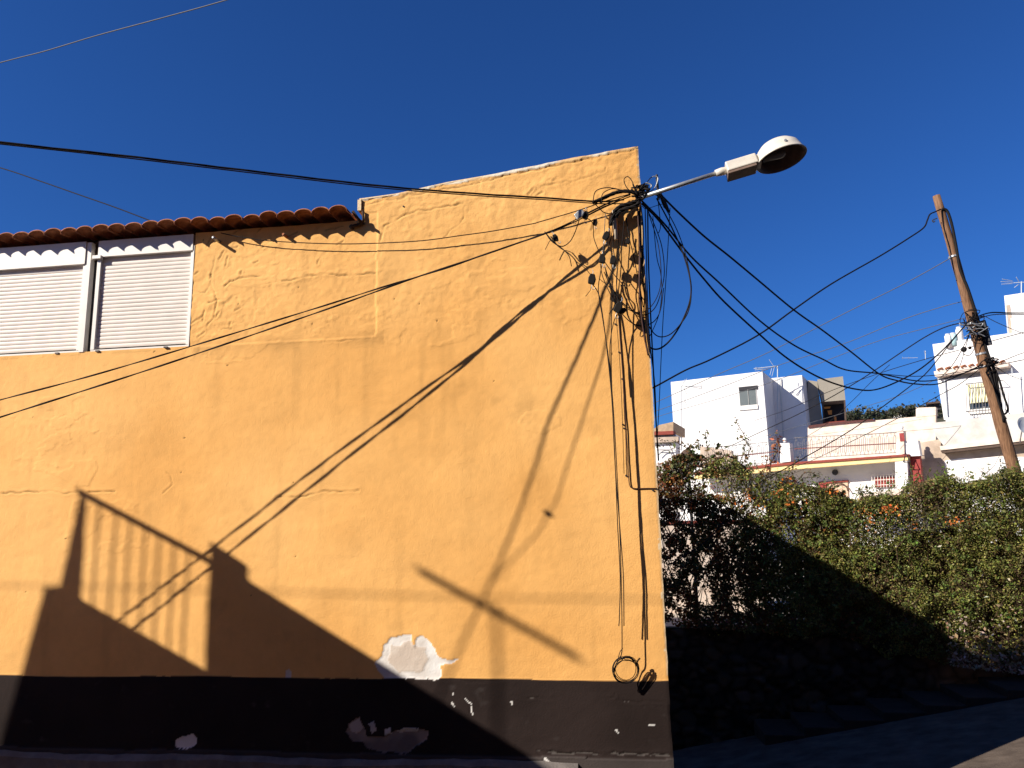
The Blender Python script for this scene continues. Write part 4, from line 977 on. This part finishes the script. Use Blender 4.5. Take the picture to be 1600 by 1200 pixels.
# ------------------------------------------------------------------ vegetation
def leaves(name, C_, size, cols, parent, m='leaf', facing=(0, -.6, .55), spread=1.0, seed=1, aspect=.55):
    rg = np.random.default_rng(seed); n = len(C_)
    nrm = rg.normal(size=(n, 3))*spread+np.array(facing)*1.3; nrm /= np.linalg.norm(nrm, axis=1)[:, None]
    t = rg.normal(size=(n, 3)); t -= nrm*np.sum(t*nrm, 1)[:, None]; t /= np.linalg.norm(t, axis=1)[:, None]
    s = np.cross(nrm, t); L = (np.asarray(size)*np.clip(np.exp(rg.normal(0, .38, n)), .4, 2.2))[:, None]
    c0 = C_-t*L*.5; c2 = C_+t*L*.5; c1 = C_+s*L*aspect*.5-nrm*L*.08-t*L*.06; c3 = C_-s*L*aspect*.5-nrm*L*.08-t*L*.06
    V = np.stack([c0, c1, c2, c3], 1).reshape(-1, 3)
    me = bpy.data.meshes.new(name); me.vertices.add(4*n); me.vertices.foreach_set('co', V.ravel())
    f = np.arange(4*n).reshape(n, 4); f = np.concatenate([f[:, [0, 1, 2]], f[:, [0, 2, 3]]], 1).reshape(-1, 3)
    me.loops.add(len(f)*3); me.loops.foreach_set('vertex_index', f.ravel()); me.polygons.add(len(f))
    me.polygons.foreach_set('loop_start', np.arange(len(f))*3); me.polygons.foreach_set('loop_total', np.full(len(f), 3))
    me.update(); me.validate()
    a = me.color_attributes.new('col', 'FLOAT_COLOR', 'POINT')
    a.data.foreach_set('color', np.repeat(np.concatenate([np.clip(cols, 0, 1), np.ones((n, 1))], 1), 4, 0).ravel())
    me.materials.append(M[m]); o = bpy.data.objects.new(name, me); COL.objects.link(o); o.parent = parent
    return o
def pal(n, cols, wts, seed, jit=.25):
    rg = np.random.default_rng(seed); c = np.array(cols)[rg.choice(len(cols), n, p=np.array(wts)/sum(wts))]
    return c*(1+jit*rg.normal(size=(n, 1)))*(1+.1*rg.normal(size=(n, 3)))

def hchild(name, mb, m, par):
    l = par.location; mb.v = [(x-l.x, y+.4-l.y, z-l.z) for x, y, z in mb.v]; return mb.build(name, m, par)
hill()
HY = 6.4
# top outline of the planting, measured at the wall it grows on
OUT = [(1020,742),(1045,726),(1062,712),(1080,708),(1100,716),(1125,718),(1150,722),(1170,742),(1200,752),(1240,757),(1270,768),(1300,775),(1330,782),(1360,781),(1400,775),(1430,758),(1450,750),(1475,745),(1500,755),(1530,750),(1560,742),(1600,748)]
_o = [on(x, y, HY) for x, y in OUT]; OX = [p[0] for p in _o]+[9.5]; OZ = [p[2] for p in _o]+[3.2]
def otop(x): return np.interp(x, OX, OZ)
def obot(x): return np.interp(x, [0, 3.2, 4.6, 5.6, 6.3, 9], [.60, .43, .10, .0, -.10, .15])

green = [(.17, .18, .038), (.10, .11, .024), (.24, .235, .06), (.20, .15, .055), (.32, .29, .10)]
# green hedge -------------------------------------------------------
hedge = empty('green_hedge', (5.2, 6.6, 0.3), 0, 'dense green hedge with tiny white flowers spilling over the stone wall', 'hedge')
def hedge_pts(n, seed, x0, x1):
    rg = np.random.default_rng(seed); x = rg.uniform(x0, x1, n*3); t = rg.uniform(0, 1, n*3)
    zt_, zb_ = otop(x)+.14*fbm(x, x*0, .35, 5, 3), obot(x)+.25*fbm(x, x*0, .5, 15, 3)
    z = zb_+(zt_-zb_)*t
    bul = .26*fbm(x, z, .9, 301, 3)+.16*fbm(x, z, .28, 311, 3)
    dep = rg.exponential(.10, n*3)
    y = 5.72-bul*.9+dep+.35*np.abs(t-.45)**2.0*1.2
    # gaps between clumps
    dens = fbm(x, z, .22, 321, 3); keep = rg.random(n*3) < np.clip(.62+1.5*dens, .12, 1)
    thin = np.clip((x-1.0)/1.6, .12, 1); keep &= rg.random(n*3) < thin
    P = np.stack([x, y, z], 1)[keep][:n]; return P
P = hedge_pts(105000, 5, 1.0, 8.6)
_r = np.random.default_rng(71); _n = 70000; _x = _r.uniform(1.2, 8.6, _n); _h = .14*fbm(_x, _x*0, .35, 5, 3)+.10*fbm(_x, _x*0, .12, 25, 3)
_P = np.stack([_x, _r.uniform(5.66, 6.2, _n), otop(_x)+_h-_r.exponential(.30, _n)], 1)
_x = _r.uniform(2.9, 8.6, 26000)
_Q = np.stack([_x, _r.uniform(5.9, 6.25, len(_x)), otop(_x)-_r.uniform(.1, 1.1, len(_x))], 1)
_P = _P[(_P[:, 0] > 3.1) | (_r.random(len(_P)) < .22)]
P = np.concatenate([P, _P, _Q])
# arching shoots with leaves that break the outline
rg = np.random.default_rng(77); sh = []; shp = MB()
for i in range(520):
    x = rg.uniform(1.8, 8.3); onface = rg.random() < .72
    z = otop(x)-rg.uniform(.0, .12) if not onface else rg.uniform(obot(x)+.2, otop(x)-.1)
    y = 5.75+rg.uniform(-.1, .15) if onface else 5.95+rg.uniform(-.25, .25)
    L = rg.uniform(.14, .42)*(1 if not onface else .8); dx = rg.normal()*.45; dy = -rg.uniform(.0, .6) if onface else rg.normal()*.3
    pts = []
    for k in range(10):
        t = k/9; p = np.array([x+dx*L*t, y+dy*L*t-(.12 if onface else 0)*t, z+L*t*(1 if not onface else .5)-(.25*L*t*t if onface else .12*L*t*t)]); pts.append(p)
    shp.tube(pts[::3], .0028, 3)
    for k in range(18):
        t = rg.uniform(.15, 1); q = pts[0]+(pts[-1]-pts[0])*t; sh.append(q+rg.normal(size=3)*.022)
sh = np.array(sh)
cz = pal(len(P), green, [5, 4, 3, 1.6, .9], 6)
br_ = np.clip(fbm(P[:, 0], P[:, 2], .8, 341, 3)*2.4+.1-.25*(P[:, 2]-1.2), 0, 1)   # woody, brownish zones
mk = rg.random(len(P)) < br_*.75; cz[mk] = pal(int(mk.sum()), [(.16, .10, .05), (.11, .075, .035), (.20, .14, .07)], [1, 1, .7], 8)
lg = leaves('foliage', P-np.array([5.2, 6.2, .3]), .032, cz, hedge, seed=2)
leaves('shoot_leaves', sh-np.array([5.2, 6.2, .3]), .036, pal(len(sh), [(.13, .17, .035), (.09, .13, .025), (.17, .19, .06)], [2, 2, 1], 9), hedge, seed=3)
hchild('shoots', shp, M['twig'], hedge)
n = 230; rg = np.random.default_rng(31); x = rg.uniform(3.4, 8, n); tt = rg.uniform(.35, 1, n)**.4; z = obot(x)+(otop(x)-obot(x))*tt
bul = .26*fbm(x, z, .9, 301, 3)+.16*fbm(x, z, .28, 311, 3); C_ = np.stack([x, 5.66-bul*.9+.35*np.abs(tt-.45)**2*1.2, z], 1)
C3 = np.repeat(C_, 4, 0)+rg.normal(size=(4*n, 3))*.010
leaves('white_flowers', C3-np.array([5.2, 6.2, .3]), .015, np.tile([.75, .76, .80], (4*n, 1)), hedge, 'petal', seed=4, aspect=.8)
# dead pale leaves low on the right
n = 2600; rg = np.random.default_rng(33); x = rg.uniform(4.9, 8.4, n); z = obot(x)+rg.exponential(.28, n)-.05
C_ = np.stack([x, 5.62+rg.uniform(-.12, .12, n), z], 1)
leaves('dry_leaves', C_-np.array([5.2, 6.2, .3]), .045, pal(n, [(.42, .33, .24), (.30, .2, .12), (.5, .45, .38)], [1, 1, .6], 12), hedge, seed=5)
b = MB(); rr = random.Random(21)
for i in range(420):
    x = rr.uniform(1.4, 8.4); z = rr.uniform(float(obot(x)), float(otop(x))-.2); y = rr.uniform(5.7, 6.15); L = rr.uniform(.3, .9)
    p = [(x+L*t*rr.uniform(-.6, .6), y-.12*t+rr.uniform(-.04, .04), z+L*t*.8) for t in (0, .33, .66, 1)]; b.tube(p, [.009, .007, .005, .003], 4)
hchild('branches', b, M['twig'], hedge)
# inner dark mass that closes the hedge
cb = MB(); xs_ = np.linspace(2.9, 9.0, 40)
for i in range(39):
    for (xa, xb) in ((xs_[i], xs_[i+1]),):
        za, zb2 = float(obot(xa))+.1, float(obot(xb))+.1; ta, tb = float(otop(xa))-.85+.08*math.sin(xa*7), float(otop(xb))-.85+.08*math.sin(xb*7)
        cb.add([(xa, 6.05, za), (xb, 6.05, zb2), (xb, 6.08, tb), (xa, 6.08, ta), (xa, 6.5, ta), (xb, 6.5, tb), (xb, 6.5, zb2), (xa, 6.5, za)], [(0,1,2,3), (3,2,5,4), (4,5,6,7)])
hchild('dead_wood_core', cb, M['twig'], hedge)

# brownish creeper beside the yellow corner ------------------------------
cr_o = np.array([.8, 6.2, .3])
creeper = empty('flowering_creeper', (cr_o[0], cr_o[1]+.4, cr_o[2]), 0, 'thin straggling creeper with rusty leaves and orange flowers next to the yellow corner', 'creeper')
rg = np.random.default_rng(55)
n = 92000; x = rg.uniform(-.8, 3.6, n); t = rg.uniform(0, 1, n); z = obot(x)+.05+(otop(x)+.02+.16*fbm(x, x*0, .3, 6, 3)-obot(x))*t
dens = fbm(x, z, .26, 401, 4)
base_d = np.where(z > 2.5, np.where(x > 1.2, .42, .6), np.where(x < 1.15, .80, 1.1))
keep = rg.random(n) < np.clip(base_d+2.0*dens, 0, 1)
keep &= ~((x < .95) & (z > 1.2) & (z < 2.3) & (fbm(x, z, .10, 411, 3) > .22))
y = 5.85+rg.exponential(.12, n)-.2*fbm(x, z, .6, 421, 3)
P = np.stack([x, y, z], 1)[keep]
cz = pal(len(P), [(.085, .10, .025), (.06, .07, .018), (.20, .085, .03), (.13, .06, .03), (.14, .14, .05)], [3, 3, 2.4, 2, 1], 13)
rust = (fbm(P[:, 0], P[:, 2], .5, 431, 3) > .0) & (P[:, 0] < 1.4)
mk = rust & (rg.random(len(P)) < .6); cz[mk] = pal(int(mk.sum()), [(.26, .10, .03), (.18, .07, .03), (.32, .16, .05)], [1, 1, .6], 14)
leaves('foliage', P-cr_o, .052, cz, creeper, seed=6, spread=1.2, aspect=.6)
# twigs
b = MB(); rr = random.Random(3)
for i in range(260):
    x = rr.uniform(-.6, 3.2); z = rr.uniform(.6, 2.9); L = rr.uniform(.3, 1.0); y = rr.uniform(5.85, 6.2); a = rr.uniform(-.8, .8)
    p = [(x+L*t*a+rr.uniform(-.03, .03), y+rr.uniform(-.04, .04), min(z+L*t, float(otop(x))+.1)) for t in (0, .3, .6, 1)]; b.tube(p, [.010, .008, .006, .003], 4)
hchild('stems', b, M['twig'], creeper)
# sprigs standing above the outline
vines = [([(1150,735),(1158,718),(1163,702),(1166,688),(1160,675),(1152,662),(1150,654)], 34), ([(1104,718),(1105,700),(1103,686),(1102,674)], 22),
         ([(1060,726),(1050,704),(1044,694),(1036,692)], 26), ([(1085,714),(1072,700),(1062,694),(1050,688)], 26), ([(1092,700),(1091,690)], 6),
         ([(1200,742),(1206,722),(1214,704),(1216,688),(1212,680)], 60), ([(1190,748),(1196,730),(1200,712)], 24), ([(1245,752),(1256,740),(1266,738),(1278,744)], 20),
         ([(1330,792),(1340,774),(1352,768),(1362,772),(1372,780)], 30), ([(1352,800),(1350,782),(1344,770)], 26), ([(1180,752),(1200,742),(1222,742),(1240,748)], 26),
         ([(1262,772),(1280,758),(1296,760)], 20), ([(1224,752),(1236,736),(1244,718)], 14), ([(1120,724),(1132,712),(1146,716)], 26), ([(1076,708),(1084,694),(1095,700)], 24),
         ([(1140,730),(1128,700),(1120,696)], 18), ([(1166,690),(1172,700),(1166,715),(1158,728)], 34)]
vp = []; vb = MB(); vc = []
for pp, k in vines:
    Q = [q-np.array([0, .4, 0]) for q in spline(pc(pp, 6.3), 6)]; vb.tube(Q, .006, 4)
    for i in range(int(k*1.5)):
        q = Q[rg.integers(0, len(Q))]; vp.append(q+rg.normal(size=3)*np.array([.045, .05, .045])); vc.append(1 if 1185 < pp[0][0] < 1210 else 0)
hchild('vine_stems', vb, M['twig'], creeper)
vc = np.array(vc); cz = pal(len(vp), [(.10, .10, .03), (.06, .07, .02), (.14, .08, .035)], [1, 1, 1], 15)
cz[vc == 1] = pal(int(vc.sum()), [(.40, .14, .06), (.28, .10, .05), (.16, .12, .04)], [1, 1, .8], 16)
leaves('sprig_leaves', np.array(vp)-cr_o, .055, cz, creeper, seed=7)
# orange trumpet flowers in clusters
FLP = [(1385,797,9),(1352,800,5),(1395,795,5),(1491,815,7),(1360,816,3),(1170,775,5),(1236,785,6),(1110,762,6),(1090,772,6),(1080,790,4),(1300,768,5),(1325,770,3),(1130,770,3),(1180,795,3),(1060,760,4),(1048,775,4),(1114,835,3),(1430,820,2),(1230,752,3),(1215,770,3),(1260,790,2),(1140,785,4)]
fp = []; rg = np.random.default_rng(61)
for x, y, k in FLP:
    c = on(x, y, 5.92)-np.array([0, .4, 0])
    for i in range(k*4): fp.append(c+rg.normal(size=3)*np.array([.075, .05, .055]))
fp = np.array(fp); fc = pal(len(fp), [(.62, .16, .03), (.70, .26, .06), (.5, .12, .04)], [2, 2, 1], 17, .12)
leaves('orange_flowers', fp-cr_o, .042, fc, creeper, 'petal', seed=8, spread=.9)

# rubble retaining wall
def stone_wall():
    xs = np.arange(-3.5, 10.0, .04); zs = np.arange(-2.2, 1.0, .04); X, Z = np.meshgrid(xs, zs)
    rg = np.random.default_rng(8); px_ = rg.uniform(-3.6, 10.1, 1100); pz_ = rg.uniform(-2.3, 1.1, 1100)
    D1 = np.full(X.shape, 9.); D2 = np.full(X.shape, 9.); I = np.zeros(X.shape, int)
    for k in range(1100):
        ms = (np.abs(xs-px_[k]) < .7); mz = (np.abs(zs-pz_[k]) < .6); sub = np.ix_(mz, ms)
        d = np.hypot((X[sub]-px_[k]), 1.4*(Z[sub]-pz_[k])); a = D1[sub]; c = D2[sub]; i_ = I[sub]
        nw = d < a; c = np.where(nw, a, np.minimum(c, d)); i_ = np.where(nw, k, i_); a = np.where(nw, d, a); D1[sub] = a; D2[sub] = c; I[sub] = i_
    e = np.clip((D2-D1)/.09, 0, 1); H = .06*np.clip(e*2.2, 0, 1)+.05*rg.random(1100)[I]+.03*fbm(X, Z, .15, 9, 3)
    ztop_ = np.interp(X, [-4, 3.2, 4.6, 5.6, 6.3, 10], [.70, .55, .25, .18, .1, .35])
    Zc = np.minimum(Z, ztop_)
    V = np.stack([X-3, 6.0-H-6.2, Zc+.5], -1).reshape(-1, 3); nz_, nx_ = X.shape; idx = np.arange(nx_*nz_).reshape(nz_, nx_)
    q = np.stack([idx[:-1, :-1], idx[:-1, 1:], idx[1:, 1:], idx[1:, :-1]], -1)[Z[:-1, :-1] < ztop_[:-1, :-1]].reshape(-1, 4)
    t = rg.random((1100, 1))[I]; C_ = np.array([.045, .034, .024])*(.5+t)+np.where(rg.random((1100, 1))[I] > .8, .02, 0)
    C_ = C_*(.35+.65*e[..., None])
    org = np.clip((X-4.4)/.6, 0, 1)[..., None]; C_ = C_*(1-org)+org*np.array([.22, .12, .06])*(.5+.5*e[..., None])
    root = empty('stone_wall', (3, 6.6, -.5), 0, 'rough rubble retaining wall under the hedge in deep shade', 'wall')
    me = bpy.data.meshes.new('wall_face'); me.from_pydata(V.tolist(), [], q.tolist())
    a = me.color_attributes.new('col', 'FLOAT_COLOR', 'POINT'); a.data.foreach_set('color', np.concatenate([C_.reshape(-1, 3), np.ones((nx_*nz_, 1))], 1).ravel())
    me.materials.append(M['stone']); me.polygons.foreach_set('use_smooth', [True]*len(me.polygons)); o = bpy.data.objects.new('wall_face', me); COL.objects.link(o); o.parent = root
    b = MB(); b.box(-6.5, 7, -.12, .55, -2, .58); b.build('wall_core', M['concrete'], root)
stone_wall()
# steps along the stone wall
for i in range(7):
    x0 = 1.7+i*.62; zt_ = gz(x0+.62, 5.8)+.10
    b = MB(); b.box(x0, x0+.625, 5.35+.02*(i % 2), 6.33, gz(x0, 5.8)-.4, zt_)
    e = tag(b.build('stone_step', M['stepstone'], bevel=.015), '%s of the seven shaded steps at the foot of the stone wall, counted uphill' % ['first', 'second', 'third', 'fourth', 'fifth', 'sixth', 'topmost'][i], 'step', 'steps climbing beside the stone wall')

# ------------------------------------------------------------------ across the street (casts the shadows on the wall)
# outside stair with parapet, piers and iron railing, parallel to the wall and four metres from it
DY = 4.0
def sw(x, z, d=DY): return (x-1.5*d, z+1.02*d)
st_ = empty('outside_stair', (-10, -4.1, -.6), 0, 'outside stair with rendered parapet, pier and iron railing across the street', 'stair')
poly = [sw(-7.85, -2.2), sw(-6.0, -6.0), sw(0.55, -6.0), sw(0.55, -.80), (-7.33, 4.30), sw(-4.57, 2.06), sw(-4.57, 2.21), sw(-4.94, 2.43), sw(-4.93, 1.10), sw(-6.51, 1.87),
        sw(-6.53, 2.98), sw(-6.60, 2.55), sw(-6.69, 1.98), sw(-6.87, 1.95), sw(-7.24, .27)]
b = MB(); b.prism(poly, -DY-.06, -DY+.0); child('parapet', b, M['white'], st_)
b = MB(); a, c = sw(-6.54, 3.0), sw(-4.9, 2.2); b.tube([(a[0], -DY, a[1]), (c[0], -DY, c[1])], .034, 6); child('handrail', b, M['iron_dark'], st_)
b = MB()
for px in (147, 174, 197, 222, 245, 268, 291):
    q = on(px, 900, 0); xx = q[0]; z1 = 1.87-.487*(xx+6.51); z2 = 3.0-.488*(xx+6.54)
    a = sw(xx, z1-.1); c = sw(xx, z2); b.tube([(a[0], -DY, a[1]), (c[0], -DY, c[1])], .0105, 6)
child('railing_bar', b, M['iron_dark'], st_)
# street pole with a cross arm, seen only as its shadow
up = empty('street_pole', (-12.28, -7.0, -.2), 0, 'slim pole with a cross arm behind the photographer', 'utility pole')
b = MB(); b.tube([(0, 0, 0), (0, 0, 9.08)], .018, 10); b.build('pole_shaft', M['wood'], up)
b = MB(); b.tube([(-.06, .5, 8.92), (-.07, -.6, 9.16)], .034, 6); b.build('cross_arm', M['wood'], up)
cable([(-26, -6.2, 8.3), (-16.4, -6, 8.1), (-9.14, -6, 7.89), (6, -6, 7.75)], .0065, 'overhead cable parallel to the yellow wall above the photographer')

# unseen house added behind the photographer: it closes the sky on that side and keeps the shade deep
fh = empty('sky_blocker', (10, -10, -2), 0, 'unseen tall ochre house added behind the photographer to block the sky', 'house')
b = MB(); b.box(-21, 22, -5, .7, -1, 13); b.build('wall', M['facing'], fh)
b = MB(); b.box(-21.2, 22.2, -5.2, .85, 13.001, 13.25); b.build('coping', M['facing'], fh)
for i in range(5):
    for j in range(2):
        w_ = MB(); w_.box(-18.6+i*8, -17.4+i*8, .702, .76, 4.2+j*4.2, 5.9+j*4.2); o = w_.build('window', M['win'], fh)
        g = MB(); g.box(-18.75+i*8, -17.25+i*8, .702, .84, 4.05+j*4.2, 4.19+j*4.2); g.build('sill', M['concrete'], o)
fl_ = empty('low_sky_blocker', (-31, -12, -3), 0, 'unseen low house added behind the photographer to block the sky further left', 'house')  # unseen lower block, added to shut out more sky on the left
b = MB(); b.box(-18, 13, -5, 1, -1, 8.2); b.build('wall', M['facing'], fl_)
b = MB(); b.box(-18.2, 13.2, -5.2, 1.2, 8.201, 8.4); b.build('coping', M['concrete'], fl_)
